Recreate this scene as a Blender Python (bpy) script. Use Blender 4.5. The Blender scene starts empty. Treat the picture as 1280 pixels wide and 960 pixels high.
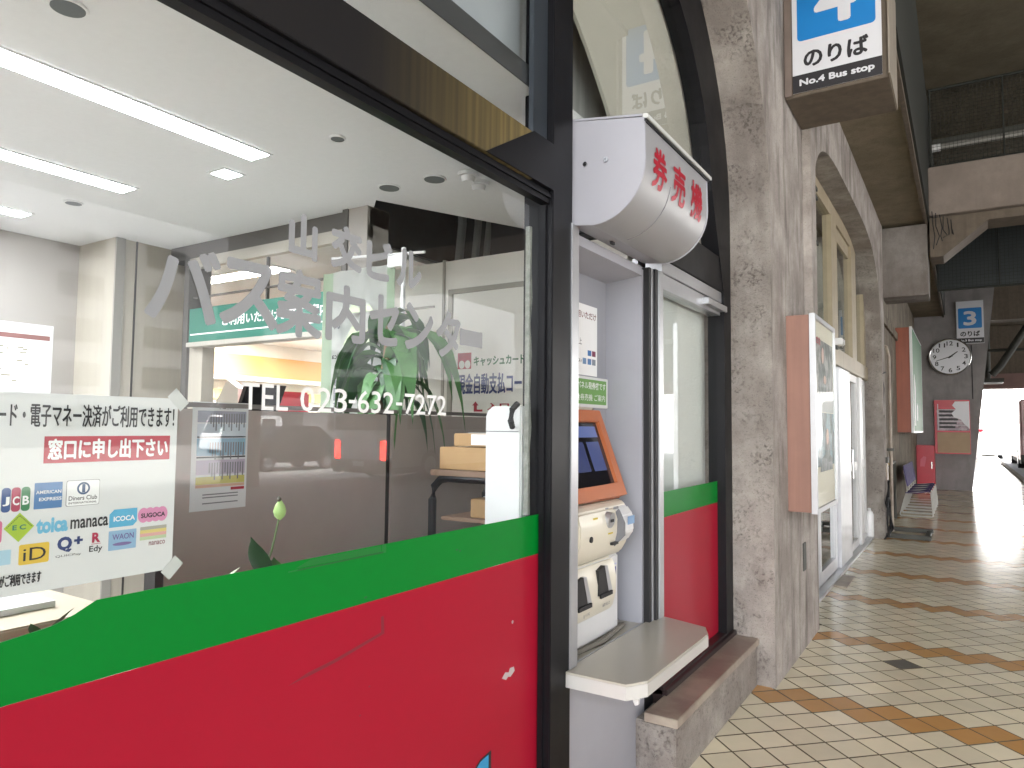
import bpy, bmesh, math, random
from mathutils import Vector, Matrix
random.seed(7)
SC = bpy.context.scene
COL = SC.collection
rad = math.radians

# ------------------------------------------------------------------ camera
F_PX, YAW, PITCH, ROLL = 886.736, rad(32.53321), rad(3.45503), rad(0.57484)
fw = Vector((-math.sin(YAW)*math.cos(PITCH), math.cos(YAW)*math.cos(PITCH), math.sin(PITCH)))
r0 = Vector((math.cos(YAW), math.sin(YAW), 0)); u0 = r0.cross(fw)
cr, sr = math.cos(ROLL), math.sin(ROLL)
rr = cr*r0 + sr*u0; uu = -sr*r0 + cr*u0
cam = bpy.data.cameras.new("camera"); camo = bpy.data.objects.new("camera", cam); COL.objects.link(camo)
camo.matrix_world = Matrix(((rr.x, uu.x, -fw.x, 0), (rr.y, uu.y, -fw.y, 0), (rr.z, uu.z, -fw.z, 1.5), (0, 0, 0, 1)))
cam.sensor_width = 36; cam.lens = F_PX/1280*36; cam.clip_start = .02; cam.clip_end = 2000
SC.camera = camo

# ------------------------------------------------------------------ world, sun, exposure
W = bpy.data.worlds.new("World"); SC.world = W; W.use_nodes = True
nt = W.node_tree; bg = nt.nodes["Background"]
sky = nt.nodes.new("ShaderNodeTexSky"); sky.sky_type = 'NISHITA'; sky.sun_disc = False
SUN_EL, SUN_AZ = rad(50), rad(200)       # azimuth measured clockwise from +Y
sky.sun_elevation = SUN_EL; sky.sun_rotation = SUN_AZ
sky.air_density = 1.0; sky.dust_density = 4.0; sky.ozone_density = 1.0
bg.inputs[1].default_value = 0.15
hs = nt.nodes.new("ShaderNodeHueSaturation"); hs.inputs['Saturation'].default_value = .35   # overcast: pale sky
nt.links.new(sky.outputs[0], hs.inputs['Color']); nt.links.new(hs.outputs[0], bg.inputs[0])
sl = bpy.data.lights.new("sun", 'SUN'); sl.energy = 3.0; sl.angle = rad(14); sl.color = (1, .97, .92)
so = bpy.data.objects.new("sun", sl); COL.objects.link(so)
sd = Vector((math.sin(SUN_AZ)*math.cos(SUN_EL), math.cos(SUN_AZ)*math.cos(SUN_EL), math.sin(SUN_EL)))
so.rotation_euler = sd.to_track_quat('Z', 'Y').to_euler(); so.location = (20, -10, 30)
SC.view_settings.view_transform = 'Standard'; SC.view_settings.look = 'None'
SC.view_settings.exposure = 3.85; SC.view_settings.gamma = 1
SC.cycles.use_denoising = True
SC.cycles.max_bounces = 7; SC.cycles.diffuse_bounces = 4; SC.cycles.glossy_bounces = 4
SC.cycles.transparent_max_bounces = 16; SC.cycles.sample_clamp_indirect = 6
SC.cycles.caustics_reflective = False; SC.cycles.caustics_refractive = False

# ------------------------------------------------------------------ helpers
def lin(h):
    if isinstance(h, str):
        h = h.lstrip('#'); c = [int(h[i:i+2], 16)/255 for i in (0, 2, 4)]
        return tuple(x/12.92 if x <= .04045 else ((x+.055)/1.055)**2.4 for x in c)+(1,)
    return tuple(h)+(1,)

def mat(name, col, rough=.5, metal=0., var=.0, vs=6., bump=0., bs=120., col2=None, mix_scale=4., streak=0., emit=None, es=0., spec=.5, coat=0., island=0., rvar=0., lo=.4, hi=.6, aniso=0.):
    m = bpy.data.materials.new(name); m.use_nodes = True
    n = m.node_tree.nodes; L = m.node_tree.links; p = n["Principled BSDF"]
    p.inputs['Roughness'].default_value = rough; p.inputs['Metallic'].default_value = metal
    p.inputs['Specular IOR Level'].default_value = spec; p.inputs['Coat Weight'].default_value = coat
    p.inputs['Anisotropic'].default_value = aniso
    tc = n.new("ShaderNodeNewGeometry")
    def noise(scale, detail=5, vec=None, rough_=.6):
        t = n.new("ShaderNodeTexNoise"); t.inputs['Scale'].default_value = scale
        t.inputs['Detail'].default_value = detail; t.inputs['Roughness'].default_value = rough_
        L.new(vec or tc.outputs['Position'], t.inputs['Vector']); return t
    def mapr(sock, a, b, c, d):
        r = n.new("ShaderNodeMapRange"); L.new(sock, r.inputs[0])
        for i, v in enumerate((a, b, c, d)): r.inputs[i+1].default_value = v
        return r.outputs[0]
    rgb = n.new("ShaderNodeRGB"); rgb.outputs[0].default_value = lin(col); out = rgb.outputs[0]
    if col2:
        mx = n.new("ShaderNodeMix"); mx.data_type = 'RGBA'
        L.new(mapr(noise(mix_scale).outputs[0], lo, hi, 0, 1), mx.inputs[0]); L.new(out, mx.inputs[6]); mx.inputs[7].default_value = lin(col2); out = mx.outputs[2]
    def scale_val(out, fac):
        v = n.new("ShaderNodeHueSaturation"); L.new(fac, v.inputs['Value']); L.new(out, v.inputs['Color']); return v.outputs[0]
    if var: out = scale_val(out, mapr(noise(vs).outputs[0], .3, .7, 1-var, 1+var))
    if streak:
        mp = n.new("ShaderNodeMapping"); mp.inputs['Scale'].default_value = (9, 9, .35); L.new(tc.outputs['Position'], mp.inputs[0])
        out = scale_val(out, mapr(noise(1.6, 4, mp.outputs[0]).outputs[0], .35, .65, 1-streak, 1+streak*.6))
    if island:
        oi = n.new("ShaderNodeObjectInfo"); ad = n.new("ShaderNodeMath"); ad.operation = 'ADD'
        L.new(oi.outputs['Random'], ad.inputs[0]); L.new(tc.outputs['Random Per Island'], ad.inputs[1])
        fr = n.new("ShaderNodeMath"); fr.operation = 'FRACT'; L.new(ad.outputs[0], fr.inputs[0])
        out = scale_val(out, mapr(fr.outputs[0], 0, 1, 1-island, 1+island))
    L.new(out, p.inputs['Base Color'])
    if rvar: L.new(mapr(noise(3.).outputs[0], .3, .7, max(.02, rough-rvar), rough+rvar), p.inputs['Roughness'])
    if bump:
        b = n.new("ShaderNodeBump"); b.inputs['Strength'].default_value = bump; b.inputs['Distance'].default_value = .01
        L.new(noise(bs, 6).outputs[0], b.inputs['Height']); L.new(b.outputs[0], p.inputs['Normal'])
    if emit:
        p.inputs['Emission Color'].default_value = lin(emit); p.inputs['Emission Strength'].default_value = es
    return m

def concrete(name, c1, c2, c3, pit=.6, fine=90., pitscale=55., streak=.25):
    m = bpy.data.materials.new(name); m.use_nodes = True
    n = m.node_tree.nodes; L = m.node_tree.links; p = n["Principled BSDF"]; p.inputs['Roughness'].default_value = .85
    p.inputs['Specular IOR Level'].default_value = .25
    g = n.new("ShaderNodeNewGeometry")
    def noise(s, d=5, vec=None, r=.6):
        t = n.new("ShaderNodeTexNoise"); t.inputs['Scale'].default_value = s; t.inputs['Detail'].default_value = d; t.inputs['Roughness'].default_value = r
        L.new(vec or g.outputs['Position'], t.inputs['Vector']); return t.outputs[0]
    def mapr(s, a, b, c=0, d=1):
        r = n.new("ShaderNodeMapRange"); L.new(s, r.inputs[0])
        for i, v in enumerate((a, b, c, d)): r.inputs[i+1].default_value = v
        return r.outputs[0]
    def mix(f, a, b):
        x = n.new("ShaderNodeMix"); x.data_type = 'RGBA'; L.new(f, x.inputs[0])
        for i, v in ((6, a), (7, b)):
            if isinstance(v, (str, tuple)): x.inputs[i].default_value = lin(v)
            else: L.new(v, x.inputs[i])
        return x.outputs[2]
    mp = n.new("ShaderNodeMapping"); mp.inputs['Scale'].default_value = (4.2, 4.2, .9); L.new(g.outputs['Position'], mp.inputs[0])
    a = mix(mapr(noise(2.3, 6), .38, .62), c1, c2)
    a = mix(mapr(noise(11, 7, None, .7), .44, .68, 0, .5), a, c2)
    a = mix(mapr(noise(1.5, 6, mp.outputs[0]), .5, .72, 0, streak*2.4), a, c3)
    a = mix(mapr(noise(140, 2), .58, .7, 0, .45), a, c3)
    gate = mapr(noise(5.5, 3), .42, .62)
    pitm = n.new("ShaderNodeMath"); pitm.operation = 'MULTIPLY'; L.new(mapr(noise(pitscale, 4, None, .65), .52, .66), pitm.inputs[0]); L.new(gate, pitm.inputs[1])
    p2 = n.new("ShaderNodeMath"); p2.operation = 'MULTIPLY'; L.new(pitm.outputs[0], p2.inputs[0]); p2.inputs[1].default_value = pit*.45
    a = mix(p2.outputs[0], a, c3)
    L.new(a, p.inputs['Base Color'])
    h = n.new("ShaderNodeMath"); h.operation = 'SUBTRACT'; L.new(noise(fine, 8, None, .7), h.inputs[0])
    p3 = n.new("ShaderNodeMath"); p3.operation = 'MULTIPLY'; L.new(pitm.outputs[0], p3.inputs[0]); p3.inputs[1].default_value = pit
    L.new(p3.outputs[0], h.inputs[1])
    b = n.new("ShaderNodeBump"); b.inputs['Strength'].default_value = .75; b.inputs['Distance'].default_value = .012
    L.new(h.outputs[0], b.inputs['Height']); L.new(b.outputs[0], p.inputs['Normal'])
    return m

def glass(name, k=1.7, tint=(.97, .985, .98)):
    m = bpy.data.materials.new(name); m.use_nodes = True
    n = m.node_tree.nodes; L = m.node_tree.links; n.remove(n["Principled BSDF"])
    t = n.new("ShaderNodeBsdfTransparent"); t.inputs[0].default_value = tint+(1,)
    gl = n.new("ShaderNodeBsdfGlossy"); gl.inputs['Roughness'].default_value = .0
    fr = n.new("ShaderNodeFresnel"); fr.inputs[0].default_value = 1.5
    g = n.new("ShaderNodeNewGeometry"); inv = n.new("ShaderNodeMath"); inv.operation = 'SUBTRACT'; inv.inputs[0].default_value = 1
    L.new(g.outputs['Backfacing'], inv.inputs[1])
    mu = n.new("ShaderNodeMath"); mu.operation = 'MULTIPLY'; mu.inputs[1].default_value = k; L.new(fr.outputs[0], mu.inputs[0])
    mu2 = n.new("ShaderNodeMath"); mu2.operation = 'MULTIPLY'; mu2.use_clamp = True; L.new(mu.outputs[0], mu2.inputs[0]); L.new(inv.outputs[0], mu2.inputs[1])
    mx = n.new("ShaderNodeMixShader"); L.new(mu2.outputs[0], mx.inputs[0]); L.new(t.outputs[0], mx.inputs[1]); L.new(gl.outputs[0], mx.inputs[2])
    L.new(mx.outputs[0], n["Material Output"].inputs[0]); return m

def BM(): return bmesh.new()
def box(b, x0, x1, y0, y1, z0, z1):
    v = [b.verts.new((x, y, z)) for x in (x0, x1) for y in (y0, y1) for z in (z0, z1)]
    for f in ((0, 1, 3, 2), (4, 6, 7, 5), (0, 4, 5, 1), (2, 3, 7, 6), (0, 2, 6, 4), (1, 5, 7, 3)): b.faces.new([v[i] for i in f])
    return b
AXP = {'x': lambda p, q, a: (a, p, q), 'y': lambda p, q, a: (p, a, q), 'z': lambda p, q, a: (p, q, a)}
def prism(b, poly, axis, a0, a1):
    f = AXP[axis]
    A = [b.verts.new(f(p, q, a0)) for p, q in poly]; Bv = [b.verts.new(f(p, q, a1)) for p, q in poly]; k = len(poly)
    b.faces.new(A); b.faces.new(Bv[::-1])
    for i in range(k): b.faces.new((A[i], Bv[i], Bv[(i+1) % k], A[(i+1) % k]))
    return b
def strip(b, inner, outer, axis, a0, a1):
    """solid band between two matching open polylines"""
    f = AXP[axis]; k = len(inner)
    V = [[b.verts.new(f(p[0], p[1], a)) for p in pl] for pl in (inner, outer) for a in (a0, a1)]
    i0, i1, o0, o1 = V
    for i in range(k-1):
        for a, c in ((i0, i1), (i1, o1), (o1, o0), (o0, i0)): b.faces.new((a[i], a[i+1], c[i+1], c[i]))
    for i in (0, k-1): b.faces.new((i0[i], i1[i], o1[i], o0[i]))
    return b
def tube(b, pts, r, seg=8):
    pts = [Vector(p) for p in pts]; rings = []
    for i, p in enumerate(pts):
        d = (pts[min(i+1, len(pts)-1)]-pts[max(i-1, 0)]).normalized()
        a = d.cross(Vector((0, 0, 1)) if abs(d.z) < .9 else Vector((1, 0, 0))).normalized(); c = d.cross(a)
        ri = r[i] if isinstance(r, (list, tuple)) else r
        rings.append([b.verts.new(p+ri*(math.cos(2*math.pi*k/seg)*a+math.sin(2*math.pi*k/seg)*c)) for k in range(seg)])
    for i in range(len(pts)-1):
        for k in range(seg): b.faces.new((rings[i][k], rings[i][(k+1) % seg], rings[i+1][(k+1) % seg], rings[i+1][k]))
    b.faces.new(rings[0]); b.faces.new(rings[-1][::-1]); return b
def disc(b, c, n, r, h, seg=28, r2=None):
    c = Vector(c); n = Vector(n).normalized(); return tube(b, [c, c+n*h], [r, r if r2 is None else r2], seg)
def rot_lathe(b, c, prof, seg=20):
    """profile [(r,z)] about a vertical axis at c"""
    rings = [[b.verts.new((c[0]+r*math.cos(2*math.pi*k/seg), c[1]+r*math.sin(2*math.pi*k/seg), c[2]+z)) for k in range(seg)] for r, z in prof]
    for i in range(len(prof)-1):
        for k in range(seg): b.faces.new((rings[i][k], rings[i][(k+1) % seg], rings[i+1][(k+1) % seg], rings[i+1][k]))
    b.faces.new(rings[0][::-1]); b.faces.new(rings[-1]); return b
def rrect(w, h, r, n=5):
    P = []
    for cx, cy, a0 in ((w-r, h-r, 0), (r, h-r, 90), (r, r, 180), (w-r, r, 270)):
        for i in range(n+1):
            a = rad(a0+90*i/n); P.append((cx+r*math.cos(a), cy+r*math.sin(a)))
    return P
def ellipse(rx, ry, n=24, cx=0, cy=0): return [(cx+rx*math.cos(2*math.pi*i/n), cy+ry*math.sin(2*math.pi*i/n)) for i in range(n)]

def finish(o, parent):
    if parent is not None:
        o.parent = parent
        l = Vector((0, 0, 0)); q = parent
        while q is not None:
            l += q.location; q = q.parent
        if parent.parent is None: o.matrix_parent_inverse = Matrix.Translation(-Vector(parent.location))
def obj(name, b, m, parent=None, bevel=0., smooth=False, segs=2):
    me = bpy.data.meshes.new(name)
    bmesh.ops.recalc_face_normals(b, faces=b.faces)
    if bevel: bmesh.ops.bevel(b, geom=[e for e in b.edges if len(e.link_faces) == 2 and e.calc_face_angle(0) > rad(25)], offset=bevel, segments=segs, affect='EDGES', clamp_overlap=True)
    b.to_mesh(me); b.free()
    for mm in (m if isinstance(m, (list, tuple)) else [m]): me.materials.append(mm)
    if smooth: 
        me.polygons.foreach_set('use_smooth', [True]*len(me.polygons))
        try: me.set_sharp_from_angle(angle=rad(35))
        except Exception: pass
    o = bpy.data.objects.new(name, me); COL.objects.link(o); finish(o, parent); return o
def tag(o, label=None, cat=None, group=None, kind=None):
    if label: o['label'] = label
    if cat: o['category'] = cat
    if group: o['group'] = group
    if kind: o['kind'] = kind
    return o
def thing(name, label, cat, loc=(0, 0, 0), group=None):
    o = bpy.data.objects.new(name, None); COL.objects.link(o); o.location = loc; o.empty_display_size = .1
    return tag(o, label, cat, group)
def struct(name, b, m): return tag(obj(name, b, m), None, kind='structure')

# flat things on a plane: org + u*right + v*up, n outward
class Pl:
    def __init__(s, org, right, up=(0, 0, 1)): s.o = Vector(org); s.r = Vector(right); s.u = Vector(up); s.n = s.r.cross(s.u)
    def at(s, u, v, d=0): return s.o+s.r*u+s.u*v+s.n*d
    def poly(s, b, pts, d0, d1):
        A = [b.verts.new(s.at(u, v, d0)) for u, v in pts]; Bv = [b.verts.new(s.at(u, v, d1)) for u, v in pts]; k = len(pts)
        b.faces.new(A[::-1]); b.faces.new(Bv)
        for i in range(k): b.faces.new((A[i], A[(i+1) % k], Bv[(i+1) % k], Bv[i]))
        return b
    def rect(s, b, u0, u1, v0, v1, d0=0, d1=.001): return s.poly(b, [(u0, v0), (u1, v0), (u1, v1), (u0, v1)], d0, d1)
_tc = {}
def glyph_mesh(s, bold):
    if (s, bold) in _tc: return _tc[(s, bold)]
    cu = bpy.data.curves.new("t", 'FONT'); cu.body = s; cu.size = 1; cu.offset = bold; cu.resolution_u = 3; cu.fill_mode = 'FRONT'
    o = bpy.data.objects.new("t", cu); COL.objects.link(o)
    dg = bpy.context.evaluated_depsgraph_get(); dg.update()
    me = o.evaluated_get(dg).to_mesh()
    V = [v.co.copy() for v in me.vertices]; Fc = [tuple(p.vertices) for p in me.polygons]
    o.evaluated_get(dg).to_mesh_clear(); bpy.data.objects.remove(o); bpy.data.curves.remove(cu)
    if V:
        x0 = min(v.x for v in V); x1 = max(v.x for v in V); y0 = min(v.y for v in V); y1 = max(v.y for v in V)
        V = [((v.x-x0)/max(1e-6, x1-x0), (v.y-y0)/max(1e-6, y1-y0)) for v in V]; asp = (x1-x0)/max(1e-6, y1-y0)
    else: asp = 1
    _tc[(s, bold)] = (V, Fc, asp); return _tc[(s, bold)]
def text(s, m, parent, pl, u0, u1, v0, v1, d=.0015, bold=.0, mirror=False, name='lettering', warp=None, fat=0.):
    """lettering filling the box u0..u1, v0..v1 of plane pl (u1 None: keep aspect)"""
    V, Fc, asp = glyph_mesh(s, bold)
    if u1 is None: u1 = u0+asp*(v1-v0)
    b = BM()
    if mirror: V = [(1-x, y) for x, y in V]
    shifts = [(0, 0)]
    if fat: shifts += [(fat*math.cos(k*math.pi/4), fat*math.sin(k*math.pi/4)) for k in range(8)]; u0 += fat; u1 -= fat; v0 += fat; v1 -= fat
    for k, (du, dv) in enumerate(shifts):       # thickened strokes: shifted layers a hair apart
        vs = []
        for x, y in V:
            u = u0+x*(u1-u0)+du; v = v0+y*(v1-v0)+dv
            vs.append(b.verts.new(warp(u, v, .00008*k) if warp else pl.at(u, v, d+.00008*k)))
        for f in Fc:
            try: b.faces.new([vs[i] for i in (f if not mirror else f[::-1])])
            except ValueError: pass
    me = bpy.data.meshes.new(name); b.to_mesh(me); b.free(); me.materials.append(m)
    o = bpy.data.objects.new(name, me); COL.objects.link(o); finish(o, parent); return o
def sheet(name, m, parent, pl, u0, u1, v0, v1, d0=0, d1=.001): return obj(name, pl.rect(BM(), u0, u1, v0, v1, d0, d1), m, parent)

# ------------------------------------------------------------------ materials
M = dict(
 conc=concrete('rough_plaster', '#aaa39c', '#877f79', '#504846', 1.2, 85, 48, .14),
 conc_smooth=concrete('smooth_plaster', '#b8b1ab', '#948c86', '#5c544f', .4, 75, 60, .36),
 conc_wall=concrete('stained_wall', '#8f8678', '#746a5d', '#4a4138', .25, 60, 40, .4),
 conc_beam=concrete('beam_concrete', '#8b8682', '#77706b', '#574f4a', .35, 80, 50, .2),
 soffit=concrete('painted_soffit', '#877c69', '#776d5b', '#5c5344', .0, 40, 30, .15),
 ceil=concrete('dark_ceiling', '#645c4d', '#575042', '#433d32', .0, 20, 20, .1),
 pinkbeam=concrete('painted_beam', '#8d827a', '#81766e', '#6a6058', .0, 40, 20, .12),
 greypil=concrete('grey_pillar', '#8f8a8a', '#827e7e', '#686464', .05, 60, 30, .15),
 black=mat('black_bronze', '#131316', .42, .0, spec=.18, var=.1, vs=3, rvar=.06),
 rubber=mat('black_rubber', '#131316', .6),
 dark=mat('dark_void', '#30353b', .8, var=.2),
 hood=mat('hood_metal', '#a0a0a3', .4, .12, var=.02, vs=5),
 hoodside=mat('hood_side', '#a6a6ae', .45, .1, var=.03, vs=4),
 alu=mat('aluminium', '#b9babd', .35, .7, var=.06, bump=.03, bs=200),
 lav=mat('recess_panel', '#95969d', .5, var=.03),
 counter=mat('shelf_laminate', '#b5b0a4', .28, var=.03, vs=3),
 cream=mat('cream_plastic', '#dcd6c6', .42, var=.02, coat=.1),
 offwhite=mat('white_plastic', '#d8d8d8', .35, var=.02),
 orange_p=mat('orange_plastic', '#b86a42', .4, var=.04),
 screen=mat('screen_glass', '#14141c', .08),
 red=mat('red_film', '#a1162e', .34, var=.025, vs=.8, spec=.16),
 green=mat('green_film', '#007a29', .34, var=.02, vs=.8, spec=.16),
 tape=mat('tape', '#c9cbc8', .4),
 letter=mat('grey_letter', '#8d8f92', .45), white_l=mat('white_letter', '#e6e7e6', .5),
 paper=mat('paper', '#d9dada', .6, var=.015), cardw=mat('card_white', '#efefef', .6),
 ink=mat('black_ink', '#1a1a1c', .5), redink=mat('red_ink', '#b01a30', .5), grey_ink=mat('grey_ink', '#7d7d80', .5),
 redl=mat('red_lettering', '#ab142e', .4),
 blue=mat('sign_blue', '#1478bf', .4), signw=mat('sign_white', '#cfd0d6', .45), signblk=mat('sign_black', '#1f1d22', .45),
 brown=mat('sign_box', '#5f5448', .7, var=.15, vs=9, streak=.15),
 stone=mat('stone_cap', '#a89c8d', .45, var=.1, vs=7, col2='#8f8075', bump=.08, bs=150),
 beige=mat('beige_frame', '#a2957c', .5, var=.1, vs=5, streak=.08),
 wood=mat('wood_veneer', '#8c6658', .5, var=.08, vs=4, streak=.12),
 wood2=mat('wood_veneer_red', '#93503a', .5, var=.08, vs=4, streak=.1),
 ceilw=mat('ceiling_board', '#dcdcdc', .9, var=.02, vs=30, bump=.05, bs=260),
 wallw=mat('office_wall', '#a19c97', .8, var=.03, vs=2), wallb=mat('office_column', '#aca598', .7, var=.04, vs=2, streak=.04),
 part=mat('partition_cloth', '#ab9f98', .85, var=.05, vs=5, bump=.04, bs=300), seam=mat('dark_seam', '#2b2726', .6),
 lamp=mat('lamp_diffuser', '#ffffff', .5, emit='#f6f9ff', es=4.4), cwhite=mat('door_panel', '#f0ece4', .6, var=.02), trim=mat('door_trim', '#aaa59b', .5),
 lightwall=mat('blind_fabric', '#eef0ec', .8, var=.02, vs=3),
 spk=mat('speaker_grille', '#5a5f60', .6), leaf=mat('leaf', '#427038', .45, var=.25, vs=14), leafd=mat('leaf_dark', '#28502a', .4, var=.25, vs=14), bud=mat('flower_bud', '#a9c77a', .5),
 stem=mat('stem', '#5d6f45', .6), carton=mat('cardboard', '#b08f66', .8, var=.08, vs=6), tubeblk=mat('black_tube', '#27272a', .45, .4),
 signgreen=mat('sign_green', '#2a6f5e', .5), flaggreen=mat('flag_green', '#a9bba2', .7), flagw=mat('flag_white', '#c6c8c3', .7),
 pot=mat('pot', '#3a3f3a', .5), trunk=mat('plant_trunk', '#6c5a43', .8),
 purple=mat('purple_plastic', '#453a6b', .75, var=.08, spec=.15), tubew=mat('white_tube', '#b5b3ad', .4, .1),
 redbox=mat('red_enamel', '#b3142e', .35, var=.05), boardtan=mat('tan_board', '#a58e74', .7, var=.05), chrome=mat('chrome', '#c9c9c9', .2, 1.),
 gw=mat('white_body', '#e6e6e6', .35, coat=.3), asphalt=mat('asphalt', '#8a8a88', .9, var=.15, vs=2, bump=.2, bs=90),
 carglass=mat('car_glass', '#15181b', .1), tyre=mat('tyre', '#141414', .8), busred=mat('bus_red', '#b08084', .35, coat=.3),
 ledred=mat('tail_lamp', '#ff2a2a', .4, emit='#ff2418', es=4.), building=mat('pale_building', '#cfcfcd', .8, var=.05), net=mat('net_cord', '#22241f', .8),
 netback=mat('net_sheet', '#33383a', .8, var=.15, vs=1.5), steel=mat('dark_steel', '#44443f', .6, .3, var=.15), orangeband=mat('orange_fascia', '#d9a468', .6), grout=mat('grout', '#5d5443', .95, spec=.1, var=.2, vs=5),
)
GL = glass('window_glass', 1.35); GL2 = glass('picture_glass', .2)
PX = lambda y, z, x=-1.25: Pl((x, y, z), (0, 1, 0))         # faces +X
PY = lambda x, z, y: Pl((x, y, z), (1, 0, 0))               # faces -Y
G = -1.25
def arch_pts(yc, z0, r, ztop=None, n=14):                    # quarter arc right side from (yc+r, z0) to (yc, z0+r)
    return [(yc+r*math.cos(math.pi/2*i/n), z0+r*math.sin(math.pi/2*i/n)) for i in range(n+1)]

# ------------------------------------------------------------------ setting
struct('ground', box(BM(), -400, 400, -400, 400, -.6, -.25), mat('far_ground', '#98968f', .9, var=.1, vs=.3))
struct('road', box(BM(), 1.6, 70, -60, 120, -.24, -.15), M['asphalt'])
struct('floor_slab', box(BM(), -1.35, 1.45, -2.5, 44, -.2, -.0035), M['grout'])
struct('kerb', box(BM(), 1.452, 1.6, -2.5, 44, -.2, .0), M['conc_wall'])
struct('paved_forecourt', box(BM(), -6, 1.59, 44.01, 62, -.2, -.01), mat('pale_paving', '#c9c6bd', .7, var=.05))
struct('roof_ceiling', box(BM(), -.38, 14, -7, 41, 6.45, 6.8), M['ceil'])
struct('building_roof', box(BM(), -14, -.385, -12, 60, 6.46, 6.8), M['ceil'])

bld = thing('terminal_building', 'grey rough-plastered terminal building with arched bays along the tiled passage', 'building', (-1.2, 0, 0))
a1 = arch_pts(2.88, 2.75, 1.5)
a1l = [(1.2-1.5*math.cos(math.pi/2*i/14), 2.75+1.5*math.sin(math.pi/2*i/14)) for i in range(15)][::-1]
YC, A2, ZS, B2 = 8.5, 2.65, 2.45, 1.53
a2 = []
for i in range(41):
    u = -1+2*i/40; u = max(-1, min(1, math.sin(u*math.pi/2)))
    EX = 5. if u < 0 else 3.2; a2.append((YC+A2*u, ZS+B2*(max(0, 1-abs(u)**EX))**(1/EX)))
poly = [(4.385, -.18)]+a1+a1l+[(-.3, -.18), (-2.6, -.18), (-2.6, 4.5), (11.6, 4.5), (11.6, -.18), (YC+A2, -.18)]+a2[::-1]+[(YC-A2, -.18)]
b = BM(); f = AXP['x']
prism(b, poly, 'x', -1.6, -.96)
bmesh.ops.recalc_face_normals(b, faces=b.faces)
for fc in b.faces: fc.material_index = 0 if abs(fc.normal.x) > .9 else 1
obj('arched_wall', b, [M['conc_smooth'], M['conc']], bld)
obj('soffit', box(BM(), -1.42, -.385, -2.6, 41, 4.504, 6.44), [M['soffit']], bld)
obj('soffit_edge', box(BM(), -.425, -.384, -2.6, 41, 4.46, 4.503), M['brown'], bld)
obj('soffit_fascia', box(BM(), -.384, -.36, -2.6, 41, 4.52, 6.44), M['net'], bld)
obj('beam_end', box(BM(), -.98, -.39, 11.575, 12.25, 3.44, 4.46), M['conc_beam'], bld, bevel=.012)
obj('side_wall', box(BM(), -1.42, -1.07, 11.602, 41, -.18, 4.5), M['conc_wall'], bld)
obj('bay_cornice', box(BM(), -1.07, -1.03, 12.3, 21.45, 3.2, 3.34), M['conc_wall'], bld)
# door bay closing wall and dark space behind the upper shop window
obj('inner_wall', box(BM(), -3.2, -3.1, 4.5, 12.5, 0, 4.5), M['wallw'], bld)
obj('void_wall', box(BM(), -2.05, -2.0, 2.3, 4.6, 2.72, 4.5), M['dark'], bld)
obj('rear_wall', box(BM(), -14, -13.8, -12, 60, -.2, 6.44), M['wallw'], bld)
obj('end_wall', box(BM(), -13.8, -1.43, -3.2, -3.0, -.2, 6.44), M['wallw'], bld)
obj('upper_slab', box(BM(), -13.8, -1.43, -3.0, 45, 4.51, 4.7), M['wallw'], bld)
obj('far_end_wall', box(BM(), -13.8, -1.1, 41.1, 41.4, -.2, 6.44), M['wallw'], bld)

pil = thing('clock_pillar', 'grey tapering concrete pillar carrying the wall clock and sign number three', 'pillar', (-.5, 21.5, 0))
obj('shaft', prism(BM(), [(-1.1, -.05), (.12, -.05), (.86, 6.44), (-1.1, 6.44)], 'y', 21.5, 22.7), M['greypil'], pil, bevel=.015)
obj('plinth', box(BM(), -.7, .105, 21.46, 21.5, -.05, .93), M['greypil'], pil)

# roof beams, netting, end girder
bm1 = thing('roof_beam', 'pinkish painted concrete cross beam spanning over the bus lanes with net above it', 'beam', (3, 11.6, 4.57))
obj('beam', box(BM(), -.36, 14, 11.6, 12.3, 4.57, 5.27), M['pinkbeam'], bm1, bevel=.01)
obj('haunch', prism(BM(), [(-.36, 4.57), (-.36, 4.0), (-.2, 4.0), (.35, 4.45), (14, 4.45), (14, 4.569)], 'y', 11.75, 12.3), M['brown'], bm1)
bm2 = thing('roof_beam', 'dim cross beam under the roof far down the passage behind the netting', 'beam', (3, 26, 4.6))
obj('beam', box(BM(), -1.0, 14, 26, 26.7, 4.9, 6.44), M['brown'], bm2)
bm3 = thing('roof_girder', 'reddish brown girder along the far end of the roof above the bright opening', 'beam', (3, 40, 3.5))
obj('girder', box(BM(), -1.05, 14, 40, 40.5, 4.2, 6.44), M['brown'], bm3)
obj('flange', box(BM(), -1.05, 14, 39.8, 40.7, 3.5, 4.19), mat('girder_red', '#7d625c', .6, var=.1, vs=2), bm3)
br = thing('roof_brace', 'dark netted diagonal pipe brace under the roof near the far opening', 'brace', (2, 34, 5))
obj('pipe', tube(BM(), [(.95, 34, 3.75), (1.25, 34, 4.1), (2.6, 34, 6.4)], .14, 10), M['steel'], br, smooth=True)
obj('pipe', tube(BM(), [(.85, 35, 3.6), (.85, 35, 6.4)], .11, 10), M['steel'], br, smooth=True)
obj('tie_bar', tube(BM(), [(.7, 34.2, 4.75), (3, 34.2, 4.75)], .06, 8), M['steel'], br, smooth=True)
obj('foot', box(BM(), .6, 1.35, 33.7, 35.2, 3.45, 3.6), M['steel'], br)

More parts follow.
